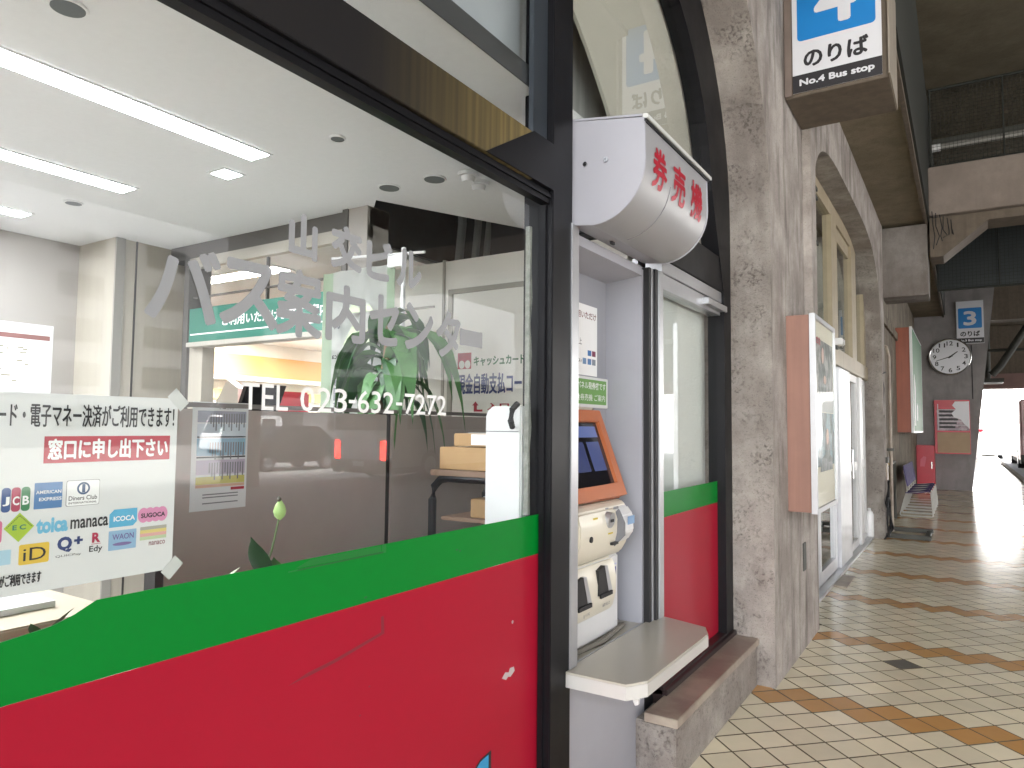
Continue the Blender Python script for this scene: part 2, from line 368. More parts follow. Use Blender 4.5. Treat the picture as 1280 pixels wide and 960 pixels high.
def netting(label, x0, x1, y, z0, z1, step, w, back=None):
    t = thing('bird_net', label, 'net', ((x0+x1)/2, y, z0))
    b = BM()
    x = x0
    while x <= x1: box(b, x-w/2, x+w/2, y-w/2, y+w/2, z0, z1); x += step
    z = z0
    while z <= z1: box(b, x0, x1, y+w/2+.0005, y+1.5*w, z-w/2, z+w/2); z += step
    tag(obj('mesh', b, M['net'], t), kind='stuff')
    b = BM(); tube(b, [(x0, y-.012, z1), (x1, y-.012, z1)], .02, 6); tube(b, [(x0, y-.012, z0+.01), (x1, y-.012, z0+.01)], .02, 6)
    for xx in (x0, (x0+x1)/2*.3+.1): tube(b, [(xx+.02, y-.03, z0), (xx+.02, y-.03, z1)], .012, 6)
    obj('border_cord', b, M['net'], t)
    if back: obj('net_sheet', box(BM(), x0, x1, y+.04, y+.05, z0, z1), M['netback'], t)
    return t
netting('black bird net stretched from the ceiling down to the pinkish beam', -.34, 3.2, 11.7, 5.29, 6.43, .05, .005, False)
netting('dark grey net panel hanging below and behind the pinkish beam', -.36, 3.4, 15.0, 4.05, 6.3, .06, .006, True)
lt = thing('tube_light', 'unlit fluorescent tube seen through the net above the pinkish beam', 'light', (1.5, 11.95, 5.66))
obj('tube', tube(BM(), [(-.2, 11.95, 5.66), (3.2, 11.95, 5.66)], .045, 10), mat('tube_grey', '#8d8a84', .4), lt, smooth=True)
obj('end_cap', tube(BM(), [(-.31, 11.95, 5.66), (-.2, 11.95, 5.66)], .055, 10), M['gw'], lt, smooth=True)
obj('batten', box(BM(), -.3, 3.2, 11.97, 12.05, 5.7, 5.8), M['steel'], lt)
cb = thing('cable_bundle', 'bundle of dark cables hanging at the end of the cross beam', 'cable', (-.25, 11.5, 4.2))
for k in range(6):
    x = -.30+.045*k; dx = random.uniform(-.03, .03)
    obj('cable', tube(BM(), [(x-.02, 11.5, 4.60-.03*k), (x+dx, 11.46, 4.4-.03*k), (x-dx, 11.44, 4.22), (x+dx, 11.46, 4.05+.05*k)], .007, 6), M['rubber'], cb)
for y in (-3., 11.95, 26.3):
    c = thing('roof_column', 'square concrete column at the outer edge of the bus lanes', 'column', (13.5, y, 0), 'columns along the outer edge of the roof')
    obj('shaft', box(BM(), 13.2, 13.9, y-.35, y+.35, -.16, 6.44), M['greypil'], c, bevel=.02)

# ------------------------------------------------------------------ ledge under the shop window
lg = thing('window_ledge', 'low plastered ledge with a brown stone top below the right-hand shop window', 'ledge', (-1.1, 3.6, 0))
obj('ledge_body', box(BM(), -1.25, -1.065, 2.985, 4.38, -.1, .232), M['conc'], lg, bevel=.006)
obj('stone_cap', box(BM(), -1.2, -1.05, 2.97, 4.383, .234, .272), M['stone'], lg, bevel=.003)

# ------------------------------------------------------------------ shop window (left bay and right light)
sw = thing('shop_window', 'large dark-framed arched shop window with red and green film and grey lettering', 'window', (-1.25, 2.2, 0))
Pw = PX(0, 0)
fr_o = [(4.384, .0)]+a1; fr_i = [(4.24, .0)]+[(4.24, 2.3)]+[(2.88+1.14*math.cos(t*math.pi/28), 2.75+1.14*math.sin(t*math.pi/28)) for t in range(1, 15)]
b = strip(BM(), fr_i, fr_o, 'x', -1.3, -1.2)
obj('arch_frame', b, M['black'], sw)
obj('arch_frame', strip(BM(), [(1.2-1.2*math.cos(t*math.pi/28), 2.75+1.2*math.sin(t*math.pi/28)) for t in range(15)], a1l[::-1], 'x', -1.3, -1.2), M['black'], sw)
obj('head_frame', box(BM(), -1.3, -1.201, 1.2, 2.88, 3.9, 4.25), M['black'], sw)
# mullion with its steps
b = box(BM(), -1.32, -1.2, 2.138, 2.205, .0, 3.9)
box(b, -1.31, -1.232, 2.206, 2.345, .0, 3.89)
obj('mullion', b, M['black'], sw, bevel=.003)
obj('window_stile', box(BM(), -1.245, -1.224, 2.128, 2.137, .0, 2.28), M['black'], sw, bevel=.002)
obj('upper_stile', box(BM(), -1.245, -1.225, 2.04, 2.137, 2.5, 3.9), mat('upper_stile_grey', '#3a4047', .3, .3), sw, bevel=.002)
# transom: deep bronze channel, warm reflection painted in brass tone towards its right-hand end
mb = mat('warm_reflection_bronze', '#2d2c2e', .33, .5)
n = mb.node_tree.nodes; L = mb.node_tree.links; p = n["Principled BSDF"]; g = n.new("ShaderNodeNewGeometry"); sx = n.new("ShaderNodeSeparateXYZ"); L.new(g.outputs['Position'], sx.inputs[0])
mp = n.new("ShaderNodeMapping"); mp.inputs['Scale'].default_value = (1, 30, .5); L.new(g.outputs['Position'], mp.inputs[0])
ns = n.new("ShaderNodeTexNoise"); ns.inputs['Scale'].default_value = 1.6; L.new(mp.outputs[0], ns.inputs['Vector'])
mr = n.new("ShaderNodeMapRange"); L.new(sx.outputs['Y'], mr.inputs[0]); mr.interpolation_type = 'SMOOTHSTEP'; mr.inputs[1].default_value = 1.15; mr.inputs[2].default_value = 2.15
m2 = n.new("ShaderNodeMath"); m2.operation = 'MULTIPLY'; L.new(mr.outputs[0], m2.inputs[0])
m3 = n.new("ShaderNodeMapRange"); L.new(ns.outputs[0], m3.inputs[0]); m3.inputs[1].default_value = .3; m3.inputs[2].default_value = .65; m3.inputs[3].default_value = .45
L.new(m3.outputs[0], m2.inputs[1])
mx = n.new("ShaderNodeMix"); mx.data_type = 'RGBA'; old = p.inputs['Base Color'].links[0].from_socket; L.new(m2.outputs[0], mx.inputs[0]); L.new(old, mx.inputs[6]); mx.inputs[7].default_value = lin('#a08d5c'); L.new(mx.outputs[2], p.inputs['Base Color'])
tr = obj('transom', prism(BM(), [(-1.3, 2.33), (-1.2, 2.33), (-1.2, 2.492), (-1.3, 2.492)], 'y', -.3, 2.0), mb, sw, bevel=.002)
b = BM(); prism(b, [(1.72, 2.3305), (2.137, 2.3305), (2.137, 2.495), (2.0, 2.495)], 'x', -1.3, -1.197); obj('transom_dark_reflection', b, M['black'], sw)  # slanted black piece stands in for the dark part of the transom's reflection
b = box(BM(), -1.2485, -1.214, -.3, 2.137, 2.285, 2.329); box(b, -1.247, -1.207, -.3, 2.137, 2.304, 2.315)
obj('transom_lip', b, M['black'], sw)
obj('left_jamb', box(BM(), -1.3, -1.2, -.299, -.2, 0, 2.28), M['black'], sw)
obj('bottom_rail', box(BM(), -1.3, -1.2, -.199, 2.1, .0, .12), M['black'], sw)
b = box(BM(), -1.3, -1.2, 3.2, 4.24, .2, .31); box(b, -1.3, -1.18, 3.2, 4.38, .273, .3); obj('sill', b, mat('sill_brown', '#372c2c', .35, .3), sw, bevel=.003)
obj('right_transom', box(BM(), -1.3, -1.205, 3.0, 4.24, 2.32, 2.52), M['black'], sw, bevel=.002)
b = box(BM(), -1.3, -1.215, 3.24, 4.24, 2.255, 2.318); box(b, -1.3, -1.19, 3.9, 4.27, 2.2, 2.235); box(b, -1.3, -1.225, 3.24, 4.24, 2.18, 2.253)
obj('window_head', b, M['alu'], sw, bevel=.002)
arc_l = [(2.40, 3.30), (2.459, 3.23), (2.53, 3.182), (2.627, 3.108), (2.721, 3.027), (2.803, 2.952), (2.87, 2.88), (2.99, 2.70), (3.06, 2.53)]
obj('infill_board', prism(BM(), [(4.2, 2.53), (4.2, 3.85), (2.2, 3.85), (2.2, 3.42)]+arc_l, 'x', -1.325, -1.31), mat('infill_pale', '#bbb6aa', .8, var=.03, vs=2), sw)
obj('infill_back', box(BM(), -1.47, -1.45, 2.2, 4.3, 2.76, 3.9), mat('infill_dim', '#a8a8a6', .7, var=.1, vs=3, streak=.2), sw)
# panes
def pane(y0, y1, z0, z1): return obj('glass_pane', box(BM(), G-.006, G, y0, y1, z0, z1), GL, sw)
pane(-.2, 2.2, .12, 2.3); pane(-.2, 2.12, 2.493, 3.9); pane(3.24, 4.24, .31, 2.18)
obj('glass_pane', prism(BM(), [(2.346, 2.52), (4.02, 2.52)]+[(2.88+1.14*math.cos(t*math.pi/28), 2.75+1.14*math.sin(t*math.pi/28)) for t in range(0, 15)]+[(2.346, 3.89)], 'x', G-.006, G), GL, sw)
# film
def film(name, m, y0, y1, z0, z1, lab): return tag(sheet(name, m, sw, Pw, y0, y1, z0, z1, .0003, .0012), lab)
tag(obj('film_band', Pw.poly(BM(), [(-.2, 1.066), (2.15, 1.066), (2.15, 1.2), (.655, 1.2), (.62, 1.183), (.585, 1.172), (.4, 1.15), (-.2, 1.13)], .0003, .0012), M['green'], sw), 'green film band across the big left pane')
film('film_panel', M['red'], -.2, 2.15, .12, 1.0655, 'red film panel filling the foot of the big left pane')
film('film_band', M['green'], 3.241, 4.239, 1.066, 1.19, 'green film band on the narrow right pane')
film('film_panel', M['red'], 3.241, 4.239, .311, 1.0655, 'red film panel on the narrow right pane')
# scars on the film
gd = mat('old_tape_mark', '#0d5b22', .4); rdm = mat('scuff_mark', '#7d1428', .5)
b = BM(); Pw.rect(b, 1.06, 1.37, 1.178, 1.181, .0013, .0016); Pw.rect(b, 1.355, 1.37, 1.181, 1.2, .0013, .0016); Pw.poly(b, [(1.08, 1.184), (1.352, 1.182), (1.35, 1.197), (1.12, 1.197)], .0013, .00155)
obj('tape_mark', b, mat('tape_mark_green', '#087029', .3), sw)
b = BM(); Pw.poly(b, [(1.08, 1.178), (1.36, 1.178), (1.36, 1.1825), (1.09, 1.1815)], .0018, .002)
for u, v in ((1.67, 1.143), (1.685, 1.138), (1.3, 1.079)): Pw.poly(b, ellipse(.006, .003, 7, u, v), .0013, .0016)
obj('tape_edge', b, gd, sw)
b = BM(); Pw.poly(b, [(1.068, .935), (1.12, .948), (1.2, .956), (1.358, .982), (1.356, 1.02), (1.366, 1.021), (1.37, .976), (1.21, .949), (1.13, .94)], .0013, .0016)
for u, v in ((1.32, .86), (1.29, .80), (.93, .7)): Pw.poly(b, ellipse(.004, .002, 6, u, v), .0013, .0016)
obj('scuff', b, rdm, sw)
b = BM(); Pw.poly(b, [(1.915, .708), (1.935, .722), (1.955, .716), (1.962, .728), (1.985, .726), (1.99, .712), (1.965, .700), (1.95, .704), (1.94, .697)], .0013, .0018); Pw.poly(b, ellipse(.006, .006, 7, 1.975, .87), .0013, .0016)
obj('chip', b, mat('bare_patch', '#b4a9a9', .6), sw)
# blue cut-out at the foot of the red film
b = BM(); Pw.poly(b, [(1.62, .30), (1.66, .41), (1.80, .497), (1.845, .503), (1.85, .30)], .0013, .002); obj('blue_cutout', b, mat('cutout_blue', '#2f8fc0', .4), sw)
b = BM(); Pw.poly(b, [(1.655, .418), (1.80, .504), (1.858, .511), (1.862, .30), (1.85, .30), (1.845, .503), (1.80, .497), (1.66, .41)], .0021, .0027); obj('cutout_outline', b, M['signblk'], sw)
# lettering on the pane
for s, u0, u1, v0, v1 in (('山', 1.035, 1.118, 1.873, 1.975), ('交', 1.158, 1.262, 1.872, 1.98), ('ビ', 1.276, 1.372, 1.868, 1.972), ('ル', 1.388, 1.49, 1.868, 1.972),
    ('バ', .715, .87, 1.692, 1.84), ('ス', .868, 1.012, 1.70, 1.84), ('案', 1.005, 1.137, 1.694, 1.848), ('内', 1.148, 1.278, 1.698, 1.836), ('セ', 1.292, 1.402, 1.704, 1.834), ('ン', 1.425, 1.545, 1.704, 1.832), ('タ', 1.557, 1.672, 1.696, 1.832), ('ー', 1.668, 1.785, 1.738, 1.79)):
    text(s, M['letter'], sw, Pw, u0, u1, v0, v1, .0012, 0, fat=.0048)
for s, u0, u1 in (('TEL', .927, 1.046), ('0', 1.08, 1.121), ('2', 1.13, 1.172), ('3', 1.181, 1.222), ('-', 1.228, 1.25), ('632', 1.258, 1.388), ('-', 1.397, 1.42), ('7272', 1.43, 1.608)):
    v0, v1 = (1.53, 1.586) if s != '-' else (1.553, 1.561)
    text(s, M['white_l'], sw, Pw, u0, u1, v0, v1, .0012, .0, fat=.0004)
obj('peeled_sealant', prism(BM(), [(2.096+u, z) for u, z in ((-.012, 1.2), (.004, 1.2), (.0, 1.42), (.010, 1.5), (-.001, 1.62), (.008, 1.75), (-.002, 1.86), (.009, 1.95), (.002, 2.05), (.004, 2.2), (-.010, 2.2), (-.008, 1.7))], 'x', G-.03, G-.012), mat('sealant_grey', '#84857f', .8, var=.3, vs=40), sw)
obj('inner_stile', box(BM(), -1.32, -1.291, 2.165, 2.2, .1, 2.28), mat('inner_stile_dark', '#33383a', .4), sw)

# ------------------------------------------------------------------ notice taped inside the pane
wp = thing('card_notice', 'white taped notice with card and e-money logos inside the left pane', 'poster', (G-.012, .45, 1.23))
Pp = PX(0, 0, G-.012)
sheet('sheet', M['paper'], wp, Pp, .08, .797, 1.228, 1.547, -.0008, 0)
text('クレジットカード・電子マネー決済がご利用できます！', M['ink'], wp, Pp, .40, .79, 1.492, 1.531, .0006, 0, fat=.0005)
rb = sheet('red_banner', M['redink'], wp, Pp, .567, .783, 1.433, 1.477, .0002, .0008)
text('窓口に申し出下さい', M['cardw'], rb, Pp, .572, .779, 1.438, 1.473, .0014, 0, fat=.0011)
text('電子マネーがご利用できます', M['ink'], wp, Pp, .475, .572, 1.243, 1.262, .0006, 0, fat=.0004)
def logo(u0, u1, v0, v1, m, r=.003, shape=None):
    pts = shape or [(u0+x, v0+y) for x, y in rrect(u1-u0, v1-v0, min(r, (v1-v0)/2.01))]
    return obj('card_logo', Pp.poly(BM(), pts, .0002, .0006), m, wp)
C = lambda n, h: mat(n, h, .55)
cb_, cr_, cg_ = C('logo_blue', '#274b86'), C('logo_red', '#a83450'), C('logo_green', '#2e7a48')
for k, (m, t) in enumerate(((cb_, 'J'), (cr_, 'C'), (cg_, 'B'))):
    q = logo(.510+.0138*k, .5225+.0138*k, 1.359, 1.397, m, .005); text(t, M['cardw'], q, Pp, .5115+.0138*k, .521+.0138*k, 1.369, 1.383, .0012, .03)
q = logo(.556, .598, 1.360, 1.402, C('logo_midblue', '#4a79ad'), .001)
text('AMERICAN', M['cardw'], q, Pp, .558, .596, 1.384, 1.3895, .0012, .02); text('EXPRESS', M['cardw'], q, Pp, .563, .597, 1.3725, 1.378, .0012, .02)
q = logo(.604, .658, 1.360, 1.403, M['grey_ink'], .003); obj('logo_field', Pp.poly(BM(), [(.6048+x, 1.3608+y) for x, y in rrect(.0524, .0414, .003)], .0007, .001), M['cardw'], q)
obj('emblem', Pp.poly(BM(), ellipse(.0105, .0105, 24, .631, 1.389), .0011, .0013), C('logo_navy', '#2d4a70'), q)
obj('emblem_disc', Pp.poly(BM(), ellipse(.0075, .0075, 20, .631, 1.389), .0014, .0016), M['cardw'], q)
obj('emblem_bar', Pp.rect(BM(), .6285, .6335, 1.382, 1.396, .0017, .0018), C('logo_navy2', '#2d4a70'), q)
text('Diners Club', M['ink'], q, Pp, .608, .654, 1.3695, 1.377, .0012, .01); text('INTERNATIONAL', M['ink'], q, Pp, .608, .654, 1.3635, 1.367, .0012, .01)
q = logo(0, 0, 0, 0, C('logo_lime', '#a3c02f'), shape=[(.515, 1.334), (.5365, 1.311), (.558, 1.334), (.5365, 1.357)]); text('E C', M['signgreen'], q, Pp, .527, .546, 1.330, 1.338, .001, .03)
b = BM()
for k in range(9):
    t = (k+.5)/9
    for sx_, sy_ in ((1, 1), (-1, 1)): Pp.rect(b, .5365+sx_*(1-t)*.018-.0006, .5365+sx_*(1-t)*.018+.0006, 1.334+sy_*t*.0185-.0008, 1.334+sy_*t*.0185+.0008, .0008, .001)
obj('dots', b, M['ink'], q)
q = text('toica', C('logo_sky', '#6fb6d6'), wp, Pp, .561, .609, 1.320, 1.345, .0006, .05, name='card_logo')
q = text('manaca', M['ink'], wp, Pp, .613, .675, 1.322, 1.338, .0006, .02, name='card_logo')
q = logo(0, 0, 0, 0, C('logo_cyan', '#57abd0'), shape=[(.677, 1.317), (.719, 1.317), (.726, 1.324), (.726, 1.348), (.685, 1.348), (.677, 1.340)]); text('ICOCA', M['cardw'], q, Pp, .684, .722, 1.327, 1.336, .0012, .03)
pk = C('logo_pink', '#d58bb0'); b = BM()
for k in range(4): Pp.poly(b, ellipse(.0105, .0135, 18, .738+.0118*k, 1.333), .0002+k*.00004, .0006+k*.00004)
q = obj('card_logo', b, pk, wp); text('SUGOCA', M['ink'], q, Pp, .733, .779, 1.328, 1.3365, .0012, .03)
q = logo(.538, .582, 1.274, 1.306, C('logo_yellow', '#dcb93c'), .003); text('iD', M['ink'], q, Pp, .544, .577, 1.280, 1.300, .0012, .0)
q = text('Q', C('logo_indigo', '#26386e'), wp, Pp, .594, .617, 1.285, 1.311, .0006, .05, name='card_logo'); text('+', C('logo_indigo2', '#26386e'), q, Pp, .62, .634, 1.296, 1.309, .0006, .05); text('QUICPay', M['ink'], q, Pp, .592, .632, 1.277, 1.2815, .0006, .0)
q = text('R', C('logo_crimson', '#b1264a'), wp, Pp, .649, .663, 1.295, 1.312, .0006, .04, name='card_logo'); text('Edy', M['ink'], q, Pp, .645, .667, 1.277, 1.290, .0006, .015); obj('underline', Pp.rect(BM(), .648, .664, 1.2925, 1.2933, .0004, .0007), C('logo_crimson2', '#b1264a'), q)
q = logo(.677, .726, 1.277, 1.311, C('logo_steel', '#8fb2cf'), .001); text('WAON', C('logo_violet', '#6a5a92'), q, Pp, .683, .721, 1.295, 1.305, .0012, .01)
obj('swoosh', Pp.poly(BM(), ellipse(.017, .003, 16, .701, 1.287), .0008, .001), C('logo_violet2', '#7a6a9c'), q)
q = logo(.733, .783, 1.306, 1.312, C('logo_grey', '#a9a79c'), .001)
for k, h in enumerate(('#d9c77a', '#d9a6a0', '#b9cba2')): obj('stripe', Pp.rect(BM(), .733, .783, 1.3-.006*k, 1.306-.006*k, .0002, .0006), C('logo_stripe', h), q)
text('nanaco', C('logo_brown', '#8c5860'), q, Pp, .75, .781, 1.277, 1.284, .0006, .01)
q = logo(.47, .513, 1.312, 1.347, C('logo_rose', '#d06a8c'), .005); q = logo(.47, .527, 1.278, 1.301, C('logo_pale', '#a9cbdc'), .001)
for u, v, s in ((.797, 1.545, 1), (.797, 1.23, -1)):
    c, s_ = math.cos(rad(45*s)), math.sin(rad(45*s)); P = [(u+x*c-y*s_, v+x*s_+y*c) for x, y in ((-.012, -.019), (.012, -.019), (.012, .019), (-.012, .019))]
    obj('tape', Pp.poly(BM(), P, .0008, .0012), M['tape'], wp)

# ------------------------------------------------------------------ ticket kiosk: recess, hood, shelf, machine
kb = thing('ticket_booth', 'grey metal ticket machine recess with a side shelf panel set into the shop window', 'booth', (-1.3, 2.7, 0))
XB = -1.434
obj('back_panel', box(BM(), XB-.02, XB, 2.36, 3.077, .6, 2.24), M['lav'], kb)
obj('side_panel', box(BM(), XB, -1.252, 3.077, 3.095, .6, 2.24), M['lav'], kb)
obj('side_panel', box(BM(), XB, -1.252, 2.348, 2.366, .6, 2.24), M['lav'], kb)
obj('top_panel', prism(BM(), [(XB, 2.19), (-1.252, 2.21), (-1.252, 2.25), (XB, 2.25)], 'y', 2.367, 3.076), M['hoodside'], kb)
obj('floor_panel', box(BM(), XB, -1.252, 2.367, 3.076, .585, .618), M['counter'], kb)
b = box(BM(), -1.27, -1.226, 2.334, 2.385, .623, 2.27); box(b, -1.26, -1.231, 2.386, 2.398, .623, 2.27); box(b, -1.25, -1.236, 2.399, 2.41, .623, 2.27)
obj('left_post', b, M['alu'], kb, bevel=.0015)
obj('right_post', box(BM(), -1.3, -1.206, 3.178, 3.236, .62, 2.25), M['alu'], kb, bevel=.003)
obj('centre_post', box(BM(), -1.3, -1.222, 3.125, 3.147, .62, 2.25), M['alu'], kb, bevel=.002)
b = box(BM(), -1.4, -1.224, 3.096, 3.1245, .62, 2.25); box(b, -1.4, -1.212, 3.1475, 3.1775, .62, 2.25); box(b, -1.4, -1.25, 3.237, 3.2395, .0, 2.25)
obj('rubber_seal', b, M['rubber'], kb)
obj('front_panel', box(BM(), -1.27, -1.245, 2.348, 3.085, -.1, .555), mat('front_panel_grey', '#9b9ba2', .5, var=.05, vs=2.5), kb, bevel=.002)
obj('seal_strip', box(BM(), -1.3, -1.25, 3.087, 3.2, -.1, .56), M['rubber'], kb)
obj('silicone', tube(BM(), [(-1.42, 2.95, .625), (-1.3, 2.97, .63), (-1.27, 2.7, .628), (-1.3, 2.45, .626)], .012, 6), mat('silicone_bead', '#6f6b62', .7), kb)
# notices in the recess
Pn = PX(0, 0, XB)
nq = thing('recess_notice', 'white notice of payment logos pinned in the ticket recess above the green label', 'notice', (XB, 2.85, 1.74))
sheet('sheet', M['cardw'], nq, Pn, 2.66, 2.977, 1.735, 2.055, .0005, .0015)
text('ご利用いただけ', mat('notice_brown', '#7a4a4a', .6), nq, Pn, 2.70, 2.965, 1.99, 2.025, .002, .02)
for k, (h, u) in enumerate((('#3d6fa8', 2.88), ('#7a3550', 2.925), ('#6f8fb5', 2.83), ('#7f8794', 2.925), ('#5a7fb0', 2.88))):
    sheet('card_logo', C('recess_logo', h), nq, Pn, u, u+.036, 1.825 if k < 2 else 1.785, 1.85 if k < 2 else 1.812, .0016, .002)
text('SUICA r', M['ink'], nq, Pn, 2.75, 2.822, 1.79, 1.808, .002, .02); text('上', M['grey_ink'], nq, Pn, 2.79, 2.82, 1.87, 1.90, .002, .02)
gq = thing('recess_label', 'green framed label with pale writing just above the orange screen', 'label', (XB, 2.9, 1.6))
obj('frame', box(BM(), XB+.0005, XB+.015, 2.6, 3.068, 1.59, 1.728), M['offwhite'], gq, bevel=.002)
sheet('face', mat('label_green', '#6a9a52', .5), gq, Pn, 2.61, 3.045, 1.605, 1.716, .0155, .017)
text('タッチパネル発券機です', M['cardw'], gq, Pn, 2.64, 3.035, 1.672, 1.705, .018, .01); text('自動券売機 ご案内', M['cardw'], gq, Pn, 2.70, 3.03, 1.62, 1.65, .018, .0)

tm = thing('ticket_machine', 'cream ticket vending machine with tilted orange-framed touch screen', 'ticket machine', (-1.36, 2.7, .62))
sid = [(-1.432, 1.19), (-1.29, 1.187), (-1.262, 1.165), (-1.247, 1.115), (-1.249, 1.06), (-1.262, 1.005), (-1.288, .962), (-1.305, .952), (-1.432, .952)]
obj('coin_unit', prism(BM(), sid, 'y', 2.45, 2.925), M['cream'], tm, bevel=.008, smooth=True)
low = [(-1.432, .949), (-1.30, .949), (-1.284, .92), (-1.275, .86), (-1.277, .80), (-1.292, .745), (-1.325, .70), (-1.37, .672), (-1.432, .66)]
obj('lower_front', prism(BM(), low, 'y', 2.45, 2.855), M['cream'], tm, bevel=.01, smooth=True)
obj('side_housing', box(BM(), -1.433, -1.305, 2.40, 2.93, .625, .949), M['offwhite'], tm, bevel=.006)
# tilted monitor
top, bot = Vector((-1.405, 0, 1.575)), Vector((-1.272, 0, 1.205)); upv = (top-bot).normalized(); ln = (top-bot).length
Pm = Pl((bot.x, 2.44, bot.z), (0, 1, 0), upv)
def frame_loop(pl, u0, u1, v0, v1, w, d0, d1):
    b = BM(); O = [(u0, v0), (u1, v0), (u1, v1), (u0, v1)]; I = [(u0+w, v0+w), (u1-w, v0+w), (u1-w, v1-w), (u0+w, v1-w)]
    for i in range(4):
        j = (i+1) % 4; pl.poly(b, [O[i], O[j], I[j], I[i]], d0, d1)
    bmesh.ops.remove_doubles(b, verts=b.verts, dist=1e-6); return b
obj('monitor_bezel', frame_loop(Pm, 0, .49, 0, ln, .055, -.03, .012), M['orange_p'], tm, bevel=.004)
obj('monitor_case', prism(BM(), [(-1.432, 1.60), (top.x-.02, 1.60), (top.x-.03, 1.56), (bot.x-.03, 1.195), (-1.432, 1.195)], 'y', 2.445, 2.925), M['cream'], tm, bevel=.006)
sc_ = sheet('screen', M['screen'], tm, Pm, .056, .434, .056, ln-.056, -.02, -.004)
for u0, u1, v0, v1, h in ((.08, .41, .27, .32, '#3a4468'), (.1, .25, .12, .25, '#232945'), (.28, .40, .12, .25, '#2c3352')):
    sheet('screen_tile', mat('screen_image', h, .2, emit=h, es=.12), sc_, Pm, u0, u1, v0, v1, -.0038, -.0035)
# coin and card fittings on the bulge
Pb = PX(0, 0, -1.2465)
b = BM(); tube(b, [(-1.275, 2.715, 1.125), (-1.236, 2.715, 1.118)], .032, 20); obj('coin_slot', b, M['alu'], tm, smooth=True)
obj('slot_opening', Pb.rect(BM(), 2.70, 2.73, 1.112, 1.124, .011, .013), M['rubber'], tm)
b = prism(BM(), [(-1.30, 1.16), (-1.25, 1.165), (-1.222, 1.13), (-1.218, 1.06), (-1.245, 1.02), (-1.30, 1.0)], 'y', 2.80, 2.905); obj('card_unit', b, M['offwhite'], tm, bevel=.006, smooth=True)
b = prism(BM(), [(-1.262, 1.14), (-1.243, 1.158), (-1.2365, 1.148), (-1.214, 1.1), (-1.214, 1.05), (-1.262, 1.0)], 'y', 2.794, 2.802); obj('card_slot', b, mat('slot_grey', '#6b6c70', .4), tm)
obj('bill_slot', Pb.rect(BM(), 2.745, 2.80, 1.012, 1.022, -.012, .002), M['rubber'], tm)
obj('lock', disc(BM(), (-1.25, 2.545, 1.06), (1, 0, 0), .012, .006, 16), M['rubber'], tm)
yl = mat('label_yellow', '#c9b43a', .6); bl = mat('label_blue', '#4a4f9a', .6)
for u0, u1, v0, v1, m in ((2.70, 2.745, 1.062, 1.068, yl), (2.56, 2.60, 1.135, 1.142, yl), (2.67, 2.70, 1.166, 1.172, M['grey_ink']), (2.75, 2.80, 1.160, 1.170, M['grey_ink'])):
    sheet('sticker', m, tm, Pb, u0, u1, v0, v1, .0005, .0015)
sheet('sticker', mat('sticker_blue', '#7fa0c4', .5), tm, PX(0, 0, -1.2175), 2.83, 2.90, 1.09, 1.125, .002, .003)
Pd = PX(0, 0, -1.274)
def hopper(u, v, w, h):
    b = BM(); Pd.poly(b, [(u, v), (u+w*.75, v-h*.05), (u+w*.42, v+h), (u-.005, v+h*.9)], -.03, .004); q = obj('hopper', b, M['rubber'], tm)
    b = BM(); Pd.poly(b, [(u+w*.75, v-h*.05), (u+w, v), (u+w*.62, v+h*.98), (u+w*.42, v+h)], -.02, .0045); obj('hopper_cheek', b, M['alu'], q)
    b = BM(); Pd.rect(b, u+.005, u+w*.9, v-.01, v+.006, .0046, .012); obj('hopper_lip', b, M['rubber'], q)
hopper(2.665, .815, .13, .115); hopper(2.47, .80, .13, .115)
text('ベんり', M['ink'], tm, Pd, 2.71, 2.735, .915, .925, .003, .02)
text('▲取り出し口', M['grey_ink'], tm, Pd, 2.70, 2.77, .765, .778, .003, .02); text('▮つり銭', M['grey_ink'], tm, Pd, 2.53, 2.585, .755, .77, .003, .02)
Ps = PX(0, 0, -1.3045)
sheet('sticker', bl, tm, Ps, 2.875, 2.905, .86, .895, .0002, .001); sheet('sticker', mat('sticker_pale', '#b9bedc', .5), tm, Ps, 2.87, 2.91, .905, .91, .0002, .001)

hd = thing('hood', 'silver quarter-round hood with red lettering above the ticket machine', 'hood', (-1.1, 2.7, 2.27))
prof = [(-.948, 2.622), (-.945, 2.47)]+[(-.945-.21*(1-math.cos(t*math.pi/24)), 2.47-.215*math.sin(t*math.pi/24)) for t in range(1, 13)]
inn = [(x-.006 if i < 8 else x, z+(.006 if i > 3 else 0)) for i, (x, z) in enumerate(prof)]
b = BM(); strip(b, [(p[0]-.008*math.cos(min(1, max(0, i-1)/12)*math.pi/2), p[1]+.008*math.sin(min(1, max(0, i-1)/12)*math.pi/2)) for i, p in enumerate(prof)], prof, 'y', 2.362, 3.08)
obj('curved_cover', b, M['hood'], hd, smooth=True)
pl_ = [(-1.249, 2.274), (-1.22, 2.262)]+[(x+.003, z-.003) for x, z in prof[::-1]]+[(-1.249, 2.668)]
obj('end_plate', prism(BM(), pl_, 'y', 2.35, 2.36), M['hoodside'], hd, bevel=.002)
obj('end_plate', prism(BM(), pl_, 'y', 3.082, 3.09), M['hoodside'], hd, bevel=.002)
obj('underside', prism(BM(), [(-1.249, 2.268), (-1.157, 2.256), (-1.157, 2.262), (-1.249, 2.275)], 'y', 2.362, 3.08), M['hoodside'], hd)
obj('top_plate', prism(BM(), [(-1.249, 2.669), (-.955, 2.624), (-.955, 2.632), (-1.249, 2.677)], 'y', 2.349, 3.09), M['hoodside'], hd)
obj('top_trim', prism(BM(), [(-.954, 2.618), (-.934, 2.614), (-.934, 2.632), (-.954, 2.635)], 'y', 2.352, 3.12), mat('trim_white', '#c9cac8', .4), hd, bevel=.002)
